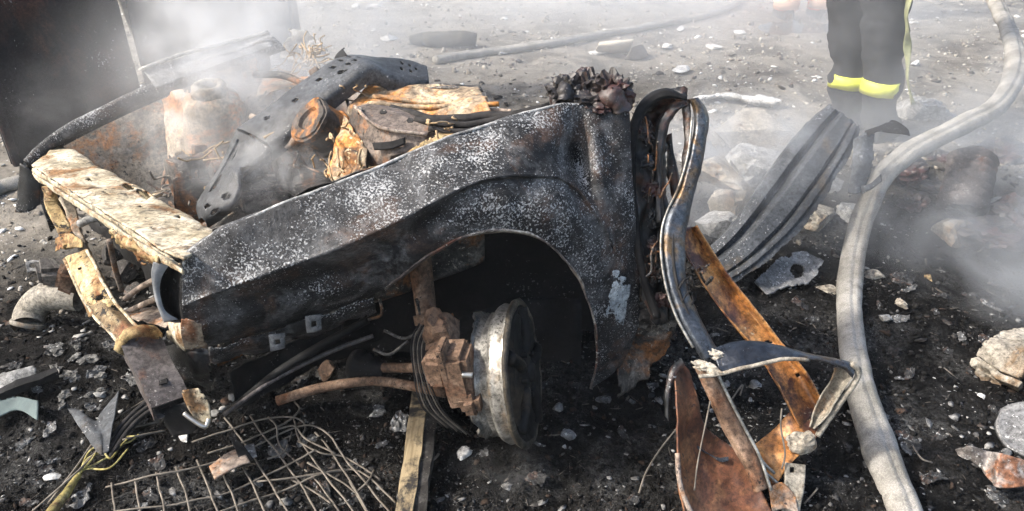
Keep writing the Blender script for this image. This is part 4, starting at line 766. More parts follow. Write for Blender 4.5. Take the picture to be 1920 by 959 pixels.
sheet('torn_flap', [[R(1600, 262, 2.62), R(1622, 250, 2.62), R(1640, 246, 2.63)], [R(1598, 300, 2.6), R(1616, 300, 2.59), R(1637, 296, 2.6)], [R(1592, 336, 2.58), R(1608, 338, 2.57), R(1630, 330, 2.58)], [R(1590, 362, 2.57), R(1604, 364, 2.56), R(1618, 360, 2.57)]], M['panelgrey'], tp, nu=30, nv=18, dent=(.008, 12), ragged=.1, rag_all=True)
sheet('torn_flap', [[R(1612, 350, 2.57), R(1616, 364, 2.57)], [R(1632, 344, 2.56), R(1636, 354, 2.56)], [R(1652, 326, 2.55), R(1654, 340, 2.55)]], M['panelgrey'], tp, nu=16, nv=8, dent=(.004, 20), ragged=.12)
sheet('torn_flap', [[R(1618, 262, 2.62), R(1622, 246, 2.62)], [R(1645, 248, 2.6), R(1650, 236, 2.6)], [R(1672, 250, 2.58), R(1672, 227, 2.6)], [R(1692, 252, 2.57), R(1690, 232, 2.58)], [R(1706, 256, 2.57), R(1704, 244, 2.57)]], M['black'], tp, nu=30, nv=12, dent=(.006, 18), ragged=.12)

# hoses
def hose(pts, r, label, name='fire_hose'):
    o = tube(name, pts, r, M['hose'], None, n=40, seg=len(pts) * 9, flat=.86, wob=.004, rvar=.07, crease=(13, 14, 27, 28)); tag(o, label, 'hose', 'fire hoses')
    return o
hose([R(1838, -60, 5.0), R(1862, -5, 4.4), R(1888, 50, 3.85), R(1903, 105, 3.4), R(1897, 155, 3.15), R(1866, 200, 2.98), R(1805, 235, 2.88), R(1735, 268, 2.8), R(1675, 310, 2.74), R(1635, 365, 2.70), R(1610, 435, 2.68), GG(1596, 515, .036), GG(1592, 580, .036), GG(1598, 650, .036), GG(1614, 730, .036), GG(1638, 810, .036), GG(1668, 890, .036), GG(1700, 970, .036), GG(1745, 1080, .036)], .041, 'thick grey canvas fire hose sweeping down the right side beside the door frame')
hose([GG(1420, -40, .028), GG(1385, 2, .028), GG(1340, 24, .028), GG(1270, 40, .028), GG(1190, 54, .028), GG(1110, 68, .028), GG(1030, 82, .028), GG(950, 94, .028), GG(880, 102, .028), GG(815, 114, .028)], .033, 'thin grey fire hose lying across the pale dirt in the background')
hose([GG(-60, 372, .03), GG(0, 352, .03), GG(40, 340, .03), GG(90, 318, .03), GG(130, 300, .03)], .036, 'short stretch of grey hose at the left edge beside the black partition')

# wire grid (each wire a part)
gc = GG(500, 880)
grid_ = thing('wire_grid', 'bent ash-grey wire grid lying on the charred ground below the fender', 'wire grid', gc)
wires = [[(200, 912), (300, 890), (400, 868), (480, 838), (560, 800), (606, 808), (640, 850), (690, 915), (730, 965)],
 [(330, 990), (420, 958), (520, 925), (600, 890), (660, 880), (700, 905), (740, 945)],
 [(215, 960), (330, 945), (440, 920), (520, 880), (590, 845)], [(360, 830), (430, 806), (500, 784), (548, 782), (572, 800), (560, 830)], [(390, 850), (450, 830), (520, 802), (560, 770), (552, 752)],
 [(420, 782), (440, 808), (470, 850), (520, 930), (560, 990)], [(470, 780), (490, 812), (520, 850), (570, 920), (600, 975)], [(505, 780), (520, 800), (528, 840), (590, 900), (640, 970)],
 [(550, 785), (560, 822), (600, 880), (650, 945), (690, 1000)], [(590, 812), (630, 860), (672, 930), (700, 980)], [(210, 905), (212, 935), (216, 970)], [(252, 898), (258, 930), (266, 980)], [(293, 888), (300, 920), (312, 985)],
 [(330, 876), (344, 915), (360, 975)], [(370, 862), (386, 905), (410, 965)], [(418, 890), (440, 940), (460, 1000)], [(455, 878), (490, 945), (510, 1000)],
 [(520, 806), (552, 800), (575, 826), (628, 850)], [(560, 830), (600, 850), (650, 858), (712, 900)], [(575, 868), (640, 905), (672, 930)], [(655, 905), (670, 932), (690, 965)], [(665, 925), (690, 900), (700, 882)], [(480, 905), (560, 895), (650, 880)], [(545, 900), (590, 925), (618, 945)], [(500, 862), (530, 850), (540, 835)]]
for k, w in enumerate(wires):
    tube('wire', [GG(x, y, .016 + .006 * math.sin(k * 2.1 + j)) for j, (x, y) in enumerate(w)], .0026, M['wire'], grid_, n=5, wob=.003)

# timber batten
pl = thing('timber_batten', 'pale scorched timber batten lying under the bare wheel hub', 'timber', GG(770, 850))
pa, pb = GG(790, 725, .05), GG(752, 1010, .03)
sweep('batten', [pa, pa * .5 + pb * .5 + [.003, 0, 0], pb], rect(.042, .036), M['wood'], pl, seg=20, dent=.003)
sweep('charred_side', [pa + [.036, 0, -.008], (pa + pb) / 2 + [.037, 0, -.006], pb + [.036, 0, -.006]], rect(.028, .03), M['woodchar'], pl, seg=20, dent=.004)

# elbow pipe at the left
ep = thing('elbow_pipe', 'ash-coated metal elbow pipe on the ground at the left, below the crossmember', 'pipe', GG(75, 612))
tube('pipe_bend', [GG(52, 612, .02), R(58, 585, 2.36), R(80, 560, 2.34), R(115, 556, 2.33), R(150, 560, 2.33)], [.046, .046, .045, .042, .04], M['pipe'], ep, n=22, cap=False)
lathe('pipe_mouth', [(.049, -.006), (.052, .0), (.049, .008), (.040, .008), (.040, -.006)], GG(53, 608, .025), (-.25, -.55, -.8), M['pipe'], ep, n=28)
# curled sheet at the left bottom
cs = sheet('curled_sheet', [[GG(126, 766, .03), R(152, 805, 1.93), R(186, 852, 1.83)], [R(146, 768, 1.99), R(166, 808, 1.91), R(187, 852, 1.83)], [R(178, 790, 1.95), R(186, 818, 1.88), R(190, 853, 1.83)], [R(190, 775, 1.97), R(195, 812, 1.89), R(194, 852, 1.835)], [R(222, 733, 2.02), R(216, 780, 1.93), R(204, 846, 1.84)]], M['panelgrey'], None, nu=40, nv=24, thick=.003, dent=(.004, 14))
tag(cs, 'curled grey sheet-metal cone standing in ash at the lower left', 'scrap metal')
# yellow cable sleeve with frayed wires
cb = thing('frayed_cable', 'frayed yellow cable running to the bottom left corner', 'cable', GG(150, 920))
tube('sleeve', [GG(60, 1010, .03), GG(100, 958, .03), GG(128, 918, .03), GG(150, 888, .03)], [.012, .0125, .010, .007], M['yellowcable'], cb, n=10, wob=.004)
fr = [[(150, 888), (172, 862), (190, 840), (240, 830), (260, 815)], [(148, 890), (165, 860), (205, 842), (228, 822), (252, 818)], [(145, 885), (180, 870), (212, 850), (238, 824)], [(150, 885), (165, 850), (186, 838), (205, 860), (220, 846)], [(135, 900), (160, 880), (205, 878), (240, 842)], [(90, 945), (140, 880), (200, 800), (280, 745)], [(60, 960), (150, 880), (215, 815), (300, 790)], [(230, 825), (270, 815), (310, 808)], [(180, 848), (230, 790), (290, 760)]]
for k, w in enumerate(fr): tube('strand', [GG(x, y, .03 + .018 * math.sin(k + j * 1.7)) for j, (x, y) in enumerate(w)], 0.0025, M['yellowcable'] if k < 5 else M['wire'], cb, n=6)
for k in range(3): tube('strand', [GG(190 + 8 * k, 850 + 4 * k, .03), GG(235 + 8 * k, 790 + 3 * k, .05), GG(285 + 8 * k, 745 + 6 * k, .06)], .007, M['wiredark'], cb, n=7)
# scrap plates and loose bits that can be told apart
def scrap(name, label, cat, px, rows_px, mat, dz=.03, group=None, **k):
    o = sheet(name, [[GG(x, y, dz + h) for x, y, h in r] for r in rows_px], mat, None, thick=k.pop('thick', .004), **k); return tag(o, label, cat, group)
scrap('metal_plate', 'small rusty pink-grey metal plate lying on the wire grid', 'metal plate', 0, [[(392, 876, 0), (402, 900, .0)], [(428, 850, .02), (440, 880, .02)], [(452, 838, .03), (470, 868, .03)]], M['towerbox'], nu=18, nv=14, dent=(.004, 16))
scrap('metal_strap', 'dark burnt metal strap sticking up through the wire grid', 'scrap metal', 0, [[(426, 812, .03), (434, 808, .03)], [(440, 840, .04), (458, 838, .04)], [(452, 870, .02), (476, 862, .02)]], M['black'], nu=20, nv=8, dent=(.008, 18))
scrap('metal_plate', 'small grey metal plate beside the dark strap on the wire grid', 'metal plate', 0, [[(458, 838, .02), (462, 860, .02)], [(476, 832, .02), (482, 856, .02)]], M['greyplate'], nu=10, nv=10, dent=(.003, 20))
scrap('ash_sheet', 'pale ash-covered flat sheet at the left edge of the photo', 'sheet', 0, [[(-40, 715, .02), (-40, 745, 0)], [(20, 695, .02), (20, 728, .0)], [(70, 682, .02), (72, 706, .0)]], M['ash'], nu=30, nv=16, dent=(.008, 10), ragged=.15, rag_all=True)
scrap('teal_sheet', 'pale teal sheet fragment half buried in ash at the left edge', 'sheet', 0, [[(-30, 752, .01), (-30, 800, .0)], [(30, 745, .01), (30, 770, 0)], [(72, 752, .01), (70, 788, 0)]], M['teal'], nu=24, nv=14, dent=(.006, 10), ragged=.25, rag_all=True)
o = sweep('dark_bar', [GG(-40, 762, .03), GG(30, 728, .035), GG(110, 700, .03)], rect(.03, .022), M['black'], None, seg=14, dent=.004); tag(o, 'black charred bar between the ash sheet and the teal sheet', 'bar')
o = sheet('gasket_plate', [[GG(1418, 525, .05), GG(1440, 552, .02)], [GG(1458, 486, .06), GG(1474, 540, .02)], [GG(1502, 474, .06), GG(1512, 534, .02)], [GG(1545, 490, .05), GG(1530, 518, .03)]], M['greyplate'], None, nu=44, nv=26, thick=.006, dent=(.012, 12), ragged=.2, rag_all=True, holes=[(.55, .55, .1, .22)]); tag(o, 'grey metal plate with a round hole lying beneath the torn body panel', 'metal plate')
o = lathe('hub_disc', [(.0, .01), (.04, .012), (.065, .004), (.072, .014), (.078, .0), (.0, -.01)], GG(1932, 806, .04), (-.35, -.35, .85), M['greyplate'], None, n=36, warp=.006, closed=False); tag(o, 'grey round metal disc cut by the right edge of the photo', 'disc')
scrap('crumpled_foil', 'crumpled rust-stained metal sheet in the lower right corner', 'scrap metal', 0, [[(1792, 842, .04), (1798, 852, .03)], [(1822, 838, .07), (1828, 872, .03)], [(1852, 846, .06), (1850, 896, .03)], [(1880, 850, .08), (1872, 915, .03)], [(1935, 868, .06), (1930, 912, .03)]], M['foil'], nu=50, nv=26, dent=(.012, 15))
# pale box fragment at the right edge
bx = thing('broken_slab', 'broken cream slab with chipped edges at the right edge of the photo', 'slab', GG(1890, 690))
sheet('slab_top', [[GG(1838, 672, .05), GG(1856, 640, .09), GG(1880, 620, .1)], [GG(1862, 692, .05), GG(1886, 656, .1), GG(1920, 618, .1)], [GG(1912, 715, .05), GG(1940, 670, .1), GG(1980, 622, .1)]], M['ashwarm'], bx, nu=30, nv=30, thick=.02, dent=(.012, 10), ragged=.08, rag_all=True)
sheet('slab_side', [[GG(1838, 678, .05), GG(1840, 695, .0)], [GG(1866, 700, .05), GG(1866, 712, .0)], [GG(1914, 720, .05), GG(1914, 730, 0)]], M['ashwarm'], bx, nu=24, nv=10, thick=.02, dent=(.01, 14))
for k, (px, py) in enumerate(((1834, 690), (1848, 706), (1862, 714))): rock('crumb', GG(px, py), (.03, .025, .02), 130 + k, M['ashwarm'], bx, sub=2, amp=.5)
# shock absorber and cap in the burnt heap
sh = thing('shock_absorber', 'charred shock absorber with ribbed boot poking from the smoking heap', 'shock absorber', GG(1800, 430))
sa, sb = R(1800, 405, 2.86), R(1828, 285, 2.98); ax = (sb - sa) / np.linalg.norm(sb - sa); Ls = np.linalg.norm(sb - sa)
prof = []
for k in range(15): prof += [(.092 if k % 2 else .060, Ls * (.10 + .80 * k / 14))]
lathe('boot', [(.05, Ls * .08)] + prof + [(.04, Ls), (0, Ls)], sa, ax, M['rail'], sh, n=30, warp=.004, closed=False)
rock('cap', sa - np.array([.03, .02, .13]), (.125, .085, .075), 143, M['ashwarm'], sh, sub=3, amp=.2, facet=True, sink=.0, rz=.25)
tube('clamp_wire', [R(1772, 372, 2.97), R(1800, 392, 2.9), R(1838, 412, 2.92)], .008, M['wiredark'], sh, n=6)
for k, (a, b) in enumerate((((1845, 390), (1890, 366)), ((1838, 408), (1880, 418)), ((1850, 396), (1905, 400)))):
    o = tube('ash_stick', [R(a[0], a[1], 2.98), R((a[0] + b[0]) / 2, (a[1] + b[1]) / 2 - 3, 2.98), R(b[0], b[1], 3.0)], [.012, .009, .005], M['ash'], sh, n=6, wob=.006)
for k, (px, py, s) in enumerate(((1700, 330, .11), (1745, 300, .10), (1880, 300, .15), (1760, 370, .12), (1710, 390, .10), (1850, 450, .13), (1905, 420, .14))):
    o = rock('charred_clod', GG(px, py), (s * .8, s * .65, s * .38), 150 + k, M['char'], None, sub=4, amp=.45, freq=1.8)
    tag(o, ('dark clod just right of the torn flap, behind the thick hose', 'dark clod under the hose bend above the shock absorber', 'biggest dark clod right of the shock absorber boot', 'dark clod touching the left side of the shock absorber boot', 'dark clod between thick hose and shock absorber cap', 'dark clod in front of the shock absorber cap', 'dark clod in smoke at the right edge of the photo')[k], 'clod', 'charred clods of the smoking heap')
# pale rubble heap behind the door frame
for k, (px, py, s, m, lab) in enumerate(((1405, 262, (.26, .20, .12), 'ashwarm', 'biggest cream boulder-like lump behind the door frame'), (1345, 330, (.17, .15, .09), 'ashwarm', 'rounded tan lump just right of the looped door frame'), (1370, 395, (.16, .12, .09), 'ashwarm', 'low tan lump left of the torn body panel'), (1310, 300, (.12, .12, .08), 'ash', 'grey ash lump showing through the looped door frame'), (1440, 330, (.2, .16, .1), 'ash', 'grey lump tucked behind the torn body panel'), (1340, 430, (.11, .09, .06), 'ash', 'small grey lump at the foot of the torn body panel'), (1530, 410, (.09, .07, .05), 'ashwarm', 'small yellowish lump right of the torn body panel'), (1555, 355, (.12, .10, .06), 'ash', 'pale ash lump between the torn panel and its flap'), (1600, 410, (.08, .06, .04), 'ash', 'little ash lump beside the thick hose'), (1720, 222, (.16, .12, .09), 'ash', 'pale pointed lump beyond the torn flap near the firefighter'))):
    o = rock('rubble_lump', GG(px, py), s, 170 + k, M[m], None, sub=4, amp=.34, freq=1.7, sink=.36, facet=True); tag(o, lab, 'rubble')
for (lab, pts, mat) in (('long white plaster strip on the dirt above the rubble lumps', [(1300, 186), (1360, 178), (1420, 188), (1465, 192)], 'white'),):
    o = sheet('plaster_strip', [[GG(x, y - 5, .03), GG(x, y, .05), GG(x, y + 7, .02)] for x, y in pts], M[mat], None, nu=40, nv=12, thick=.012, dent=(.02, 6), ragged=.45, rag_all=True); tag(o, lab, 'plaster')
# background finds
cy = thing('bent_sheet_roll', 'beige half-rolled sheet with a brown-grey flap beside the background hose', 'sheet', GG(1160, 98))
sheet('roll', [[GG(1118, 98, .0), GG(1118, 92, .05), GG(1122, 84, .1), GG(1126, 80, .09)], [GG(1150, 100, .0), GG(1150, 92, .06), GG(1152, 82, .11), GG(1156, 78, .10)], [GG(1186, 98, .0), GG(1184, 90, .06), GG(1186, 78, .12), GG(1190, 74, .11)]], M['beige'], cy, nu=20, nv=20, thick=.006, dent=(.006, 6))
sheet('flap', [[GG(1186, 90, .1), GG(1172, 112, .0)], [GG(1200, 84, .10), GG(1196, 112, .0)], [GG(1214, 96, .02), GG(1216, 104, .0)]], M['greytile'], cy, nu=16, nv=16, thick=.006, dent=(.01, 8))
o = tube('charred_log', [GG(772, 76, .04), GG(810, 74, .05), GG(850, 76, .05), GG(892, 79, .05)], [.035, .06, .055, .05], M['log'], None, n=10, wob=.02); tag(o, 'dark charred log lying on pale dirt at the top centre', 'log')
for k, (px, py, w, lab) in enumerate(((1280, 136, .10, 'white flat fragment above the crumpled metal, biggest on the dirt'), (1336, 92, .08, 'white square fragment left of the firefighter'), (1276, 58, .07, 'white lump pair on the dirt just below the background hose'), (1385, 64, .06, 'white oval pebble below the end of the background hose'), (1250, 92, .09, 'thin white chip right of the beige roll'), (1120, 103, .07, 'thin white chip under the beige roll'), (668, 14, .08, 'white oval pebble at the top edge right of the partition'), (705, 14, .07, 'white chip beside the oval pebble at the top edge'), (1393, 190, .05, 'small white pebble at the end of the plaster strip'), (730, 76, .07, 'thin white chip left of the charred log'), (1485, 22, .06, 'white lump at the far worker\'s orange trouser leg'), (940, 103, .05, 'white chip on the shaded side of the background hose'), (1710, 45, .05, 'white chip right of the firefighter\'s knee'), (1715, 122, .06, 'white curled chip right of the firefighter\'s shin'))):
    o = rock('white_fragment', GG(px, py), (w, w * .55, w * .32), 200 + k, M['white'], None, sub=3, amp=.3, facet=True, sink=.15); tag(o, lab, 'fragment')
for k, (px, py, w, m, lab) in enumerate(((1740, 522, .022, 'yellow', 'yellow torn scrap on the black ground right of the hose'), (1640, 520, .04, 'ashwarm', 'tan lump on the ground against the thick hose'), (870, 855, .028, 'white', 'white flake beside the timber batten below the rim'), (97, 898, .022, 'white', 'pinkish white pebble left of the yellow cable'), (1690, 575, .03, 'ashwarm', 'dull tan stone right of the thick hose'), (1660, 600, .03, 'ash', 'grey stone beside the thick hose'), (345, 825, .018, 'white', 'white crumb under the frame rail'), (612, 702, .03, 'ashwarm', 'tan scrap in the shade under the fender'), (1068, 820, .03, 'greyplate', 'grey flat stone right of the wheel rim'), (1840, 745, .014, 'white', 'white splinter below the cream slab'), (1550, 545, .035, 'ashwarm', 'tan lump left of the thick hose under the torn panel'))):
    o = rock('ash_fragment', GG(px, py), (w, w * .8, w * .45), 230 + k, M[m], None, sub=3, amp=.45, facet=True, sink=.2); tag(o, lab, 'fragment')
# ash lumps heaped at the left of the wreck
rgl = np.random.default_rng(31)
for k in range(24):
    px, py = rgl.uniform(90, 330), rgl.uniform(585, 760)
    if px > 225 and py > 640: px -= 130
    w = rgl.uniform(.009, .022); g_ = GG(px, py)
    o = rock('ash_lump', g_, (w, w * rgl.uniform(.5, .9), w * .4), 300 + k, M['greyash'], None, sub=2, amp=.8, freq=2.2, sink=.2)
    tag(o, 'pale ash lump in the heap left of the frame rail', 'ash lump', 'ash lumps heaped left of the frame rail')
# torn scraps lying about the burnt ground
rgs = np.random.default_rng(77)
M['scrapdark'] = burnt('sooty_scrap', (.008, .008, .008), (.03, .03, .03), (.10, .10, .098), 16, rust=(.12, .06, .035), ramt=.35, speck=(.3, .3, .29), samt=.3, sscale=100, rough=.8)
M['scrapgrey'] = burnt('ashen_scrap', (.03, .03, .03), (.10, .10, .097), (.26, .255, .245), 16, rust=(.16, .10, .07), ramt=.25, speck=(.4, .4, .39), samt=.35, sscale=100, rough=.85)
zones = (((20, 330), (600, 950), 34, 'torn burnt scrap on the ash-strewn ground left of the wire grid', 'burnt scraps left of the wire grid'), ((400, 1230), (700, 950), 30, 'torn burnt scrap on the black ground below the fender and wheel', 'burnt scraps below the fender'), ((1640, 1910), (480, 950), 34, 'torn burnt scrap on the black ground right of the thick hose', 'burnt scraps right of the thick hose'), ((1300, 1590), (470, 720), 10, 'torn burnt scrap between the door frame and the thick hose', 'burnt scraps behind the door frame'))
for (x0, x1), (y0, y1), n_, lab, grp in zones:
    for k in range(n_):
        g_ = GG(rgs.uniform(x0, x1), rgs.uniform(y0, y1), .006); sz = rgs.uniform(.012, .034)
        o = crumple('burnt_scrap', g_, (sz, sz * rgs.uniform(.4, 1), sz), M['scrapdark' if rgs.random() < .6 else 'scrapgrey'], None, int(rgs.integers(1e4)), n=8)
        tag(o, lab, 'scrap', grp)
# loose wires on the ground
for k, (pts, r, m, lab) in enumerate((([(1198, 925), (1212, 885), (1240, 840), (1276, 795)], .004, 'wire', 'thin grey wire curving up to the brown door panel'), ([(1370, 752), (1392, 722), (1388, 742)], .004, 'ash', 'pale bent wire inside the door frame opening'), ([(1508, 945), (1530, 920), (1532, 916)], .0035, 'ash', 'short pale wire right of the door frame foot'), ([(1710, 835), (1728, 860), (1748, 868)], .004, 'ash', 'white curled twig on the black ground at lower right'), ([(1770, 690), (1785, 702), (1795, 710)], .003, 'ash', 'short pale twig left of the cream slab'), ([(790, 880), (815, 860), (822, 852)], .006, 'ash', 'pale sliver right of the timber batten'))):
    o = tube('loose_wire', [GG(x, y, .02 + .02 * (j % 2)) for j, (x, y) in enumerate(pts)], r * .6, M['wire'], None, n=6); tag(o, lab, 'wire')

# ------------------------------------------------------------------ people
def person(label, lf, rf, face, cloth, hem, band, strap, seed, lean=0.0):
    """lf, rf: ground points of the feet; face: heading angle"""
    mid = (lf + rf) / 2; t = thing('person', label, 'person', mid)
    side = (rf - lf) / np.linalg.norm(rf - lf); fwd = np.array([-side[1], side[0], 0]) * face
    hip = mid + np.array([lean, 0, .92]); sh_ = mid + fwd * .04 + np.array([lean * 1.2, 0, 1.45])
    # continuous body grown from a skeleton
    J = [hip, hip + [0, 0, .22], sh_ - [0, 0, .08], sh_ + [0, 0, .08], sh_ + fwd * .02 + [0, 0, .18], sh_ + fwd * .03 + [0, 0, .30]]
    Rd = [.13, .12, .14, .06, .085, .075]; E = [(0, 1), (1, 2), (2, 3), (3, 4), (4, 5)]
    for s in (-1, 1):
        f = rf if s > 0 else lf; b = len(J)
        J += [hip + side * .09 * s - [0, 0, .06], f * .5 + (hip + side * .09 * s) * .5 + fwd * .02, f + [0, 0, .09], f + fwd * .16 + [0, 0, .05]]; Rd += [.09, .06, .045, .035]
        E += [(0, b), (b, b + 1), (b + 1, b + 2), (b + 2, b + 3)]; b = len(J)
        J += [sh_ + side * .19 * s - [0, 0, .03], sh_ + side * .25 * s - [0, 0, .32], sh_ + side * .2 * s + fwd * .22 - [0, 0, .42], sh_ + side * .19 * s + fwd * .29 - [0, 0, .44]]; Rd += [.06, .045, .032, .03]
        E += [(2, b), (b, b + 1), (b + 1, b + 2), (b + 2, b + 3)]; w = b + 3
        for q in range(5):
            c = len(J); off = side * s * (.03 - .015 * q); base = J[w]
            if q == 4: J += [base - side * s * .035 + fwd * .02, base - side * s * .05 + fwd * .05]
            else: J += [base + off + fwd * .045, base + off + fwd * (.085 - .006 * abs(q - 1)) - [0, 0, .02]]
            Rd += [.010, .008]; E += [(w, c), (c, c + 1)]
    J = np.array(J); me = bpy.data.meshes.new('body'); me.from_pydata((J - mid).tolist(), E, [])
    o = bpy.data.objects.new('body', me); link(o); o.parent = t; me.materials.append(M['skin'])
    md = o.modifiers.new('skin', 'SKIN'); sv = me.skin_vertices[0].data
    for k, r in enumerate(Rd): sv[k].radius = (r, r); sv[k].use_root = (k == 0)
    md.use_smooth_shade = True; o.modifiers.new('sub', 'SUBSURF').levels = 1; o.modifiers['sub'].render_levels = 1
    # trousers: two baggy legs meeting at the seat
    V = []; F = []
    for s in (-1, 1):
        f = rf if s > 0 else lf; b0 = len(V); n = 32; zs = np.linspace(0.07, .98, 46)
        for z in zs:
            k = z / .98; c = f * (1 - k) + (hip + side * .085 * s) * k; c = np.array([c[0], c[1], z + f[2]])
            c = c + fwd * .02 * math.sin(k * math.pi)
            r = np.interp(z, [.07, .2, .35, .5, .7, .9, .98], [.088, .086, .086, .098, .114, .128, .13])
            for q in range(n):
                a = 2 * math.pi * q / n; V.append(c + side * r * math.cos(a) + fwd * r * 1.05 * math.sin(a))
        F += [(b0 + i * n + q, b0 + i * n + (q + 1) % n, b0 + (i + 1) * n + (q + 1) % n, b0 + (i + 1) * n + q) for i in range(45) for q in range(n)]
        F.append(tuple(b0 + 45 * n + q for q in range(n)))
    V = np.array(V); dn = fbm(V * np.array([1, 1, 1.8]) + seed, 8, 4); cc = V - (mid * [1, 1, 0])
    V[:, :2] += (cc[:, :2] / (np.linalg.norm(cc[:, :2], axis=1, keepdims=True) + .02)) * (dn * .022)[:, None]
    mk('trousers', V, F, cloth, t)
    for s in (-1, 1):
        f = rf if s > 0 else lf; k = .3 / .98; c = f * (1 - k) + (hip + side * .085 * s) * k
        prof = [(.093, -.036), (.095, .0), (.093, .036), (.080, .03), (.080, -.03)]
        if band is not None:
            lathe('reflective_band', prof, np.array([c[0], c[1], f[2] + .275]) + fwd * .014, (0, 0, 1), band, t, n=36, warp=.004)
        if hem is not None: lathe('trouser_hem', [(.104, -.05), (.106, 0), (.104, .05), (.094, .05), (.094, -.05)], np.array([f[0], f[1], f[2] + .13]), (0, 0, 1), hem, t, n=30, warp=.004)
        fx = fwd[0], fwd[1]
        prof = []
        b = [[f + fwd * a + side * w * c2 + [0, 0, z] for c2 in (-1, -.6, 0, .6, 1)] for a, w, z in ((-.10, .02, .05), (-.09, .045, .09), (0, .05, .12), (.08, .05, .10), (.15, .045, .07), (.19, .02, .04))]
        for row in b:
            row[0] = row[0] - [0, 0, row[0][2] - f[2] - .002]; row[4] = row[4] - [0, 0, row[4][2] - f[2] - .002]
        sheet('boot', b, M['rubber'], t, nu=16, nv=16, thick=.012, dent=(0, 1))
    if strap is not None:
        q = rf + side * .115
        sheet('hanging_strap', [[q + [lean * z, 0, z] + side * o2 - fwd * .02, q + [lean * z, 0, z] + side * (o2 + .008 + w * .6) - fwd * (.02 + .03 * math.sin(z * 22))] for z, o2, w in ((.22, .05, .0), (.33, .025, .02), (.42, .01, .025), (.5, -.005, .03), (.58, .0, .018), (.66, -.01, .04), (.76, -.005, .035))], strap, t, nu=40, nv=6, thick=.004, dent=(.004, 14))
    # jacket, hat
    Jn = [hip - [0, 0, .06], hip + [0, 0, .2], sh_ - [0, 0, .05], sh_ + [0, 0, .06]]; Rj = [.19, .18, .2, .09]; Ej = [(0, 1), (1, 2), (2, 3)]
    for s in (-1, 1):
        b = len(Jn); Jn += [sh_ + side * .2 * s - [0, 0, .03], sh_ + side * .26 * s - [0, 0, .32], sh_ + side * .205 * s + fwd * .2 - [0, 0, .41]]; Rj += [.085, .07, .055]; Ej += [(2, b), (b, b + 1), (b + 1, b + 2)]
    Jn = np.array(Jn); me = bpy.data.meshes.new('jacket'); me.from_pydata((Jn - mid).tolist(), Ej, []); o = bpy.data.objects.new('jacket', me); link(o); o.parent = t; me.materials.append(cloth)
    o.modifiers.new('skin', 'SKIN').use_smooth_shade = True
    for k, r in enumerate(Rj): me.skin_vertices[0].data[k].radius = (r, r * .8); me.skin_vertices[0].data[k].use_root = (k == 0)
    o.modifiers.new('sub', 'SUBSURF').levels = 1
    hc = sh_ + fwd * .025 + [0, 0, .27]
    lathe('helmet', [(0, .14), (.06, .13), (.11, .08), (.125, .01), (.155, -.02), (.15, -.028), (.118, -.01), (.1, .07), (0, .125)], hc, (0, 0, 1), M['helmet'], t, n=28, closed=False)
    return t
f1, f2 = GG(1586, 245), GG(1646, 260)
person('firefighter in black trousers with lime reflective bands standing in the smoke', f1, f2, 1, M['trousers'], None, M['band'], plain('strap_cloth', (.26, .27, .15), .3, 20, .8), 2, lean=-.20)
g1, g2 = GG(1470, 34), GG(1534, 32)
person('far worker in orange trousers at the top edge, left of the firefighter', g1, g2, 1, M['orange'], plain('peach_hem', (.62, .40, .28), .2, 10, .8), None, None, 5)

# ------------------------------------------------------------------ uncountable debris
def scatter(name, n, mat, label, cat, rlo, rhi, smin, smax, flat, seed, test=None, elong=1.0, ang=66, cx=0.0):
    rg = np.random.default_rng(seed); base = ICO[1]
    b = bmesh.new(); bmesh.ops.create_icosphere(b, subdivisions=1, radius=1); bv = np.array([v.co[:] for v in b.verts]); bf = np.array([[q.index for q in p.verts] for p in b.faces]); b.free()
    r = rlo * (rhi / rlo) ** rg.random(n * 2); a = np.radians(rg.uniform(-ang, ang, n * 2))
    x = r * np.sin(a) + cx; y = r * np.cos(a)
    if test is not None:
        k = rg.random(n * 2) < test(x, y); x, y = x[k], y[k]
    x, y = x[:n], y[:n]; n = len(x); z = gh(x, y); r = np.sqrt(x * x + y * y)
    s = smin * (smax / smin) ** (rg.random(n) ** 2.6) * (r / 2) ** .55
    V = bv[None] * (1 + .95 * (rg.random((n, 12)) - .5))[..., None]
    V = V * np.stack([np.ones(n) * elong, np.ones(n), np.full(n, flat)], 1)[:, None] * (.6 + .8 * rg.random((n, 1, 3)))
    q = rg.normal(size=(n, 3)) * (.35 if flat < .5 else 1); q[:, 2] = rg.uniform(0, 6.28, n)
    ca, sa = np.cos(q[:, 2]), np.sin(q[:, 2]); cb_, sb_ = np.cos(q[:, 0]), np.sin(q[:, 0])
    X1 = V[..., 0]; Y1 = V[..., 1] * cb_[:, None] - V[..., 2] * sb_[:, None]; Z1 = V[..., 1] * sb_[:, None] + V[..., 2] * cb_[:, None]
    V = np.stack([X1 * ca[:, None] - Y1 * sa[:, None], X1 * sa[:, None] + Y1 * ca[:, None], Z1], -1) * s[:, None, None]
    V += np.stack([x, y, z + s * .25], 1)[:, None]
    F = (bf[None] + (np.arange(n) * 12)[:, None, None]).reshape(-1, 3)
    me = bpy.data.meshes.new(name); me.vertices.add(n * 12); me.vertices.foreach_set('co', V.reshape(-1).astype(np.float32))
    me.loops.add(F.size); me.loops.foreach_set('vertex_index', F.reshape(-1).astype(np.int32)); me.polygons.add(len(F))
    me.polygons.foreach_set('loop_start', np.arange(0, F.size, 3, dtype=np.int32)); me.update(calc_edges=True); me.validate()
    me.materials.append(mat); o = bpy.data.objects.new(name, me); link(o); o['kind'] = 'stuff'; o['label'] = label; o['category'] = cat; return o
def burnmask(x, y):
    d = np.sqrt(((x - .25) / 2.75) ** 2 + ((y - 1.45) / 1.95) ** 2) + .35 * fbm(np.stack([x, y, x * 0], -1), 1.6, 3); return np.clip((1.05 - d) / .3, 0, 1)
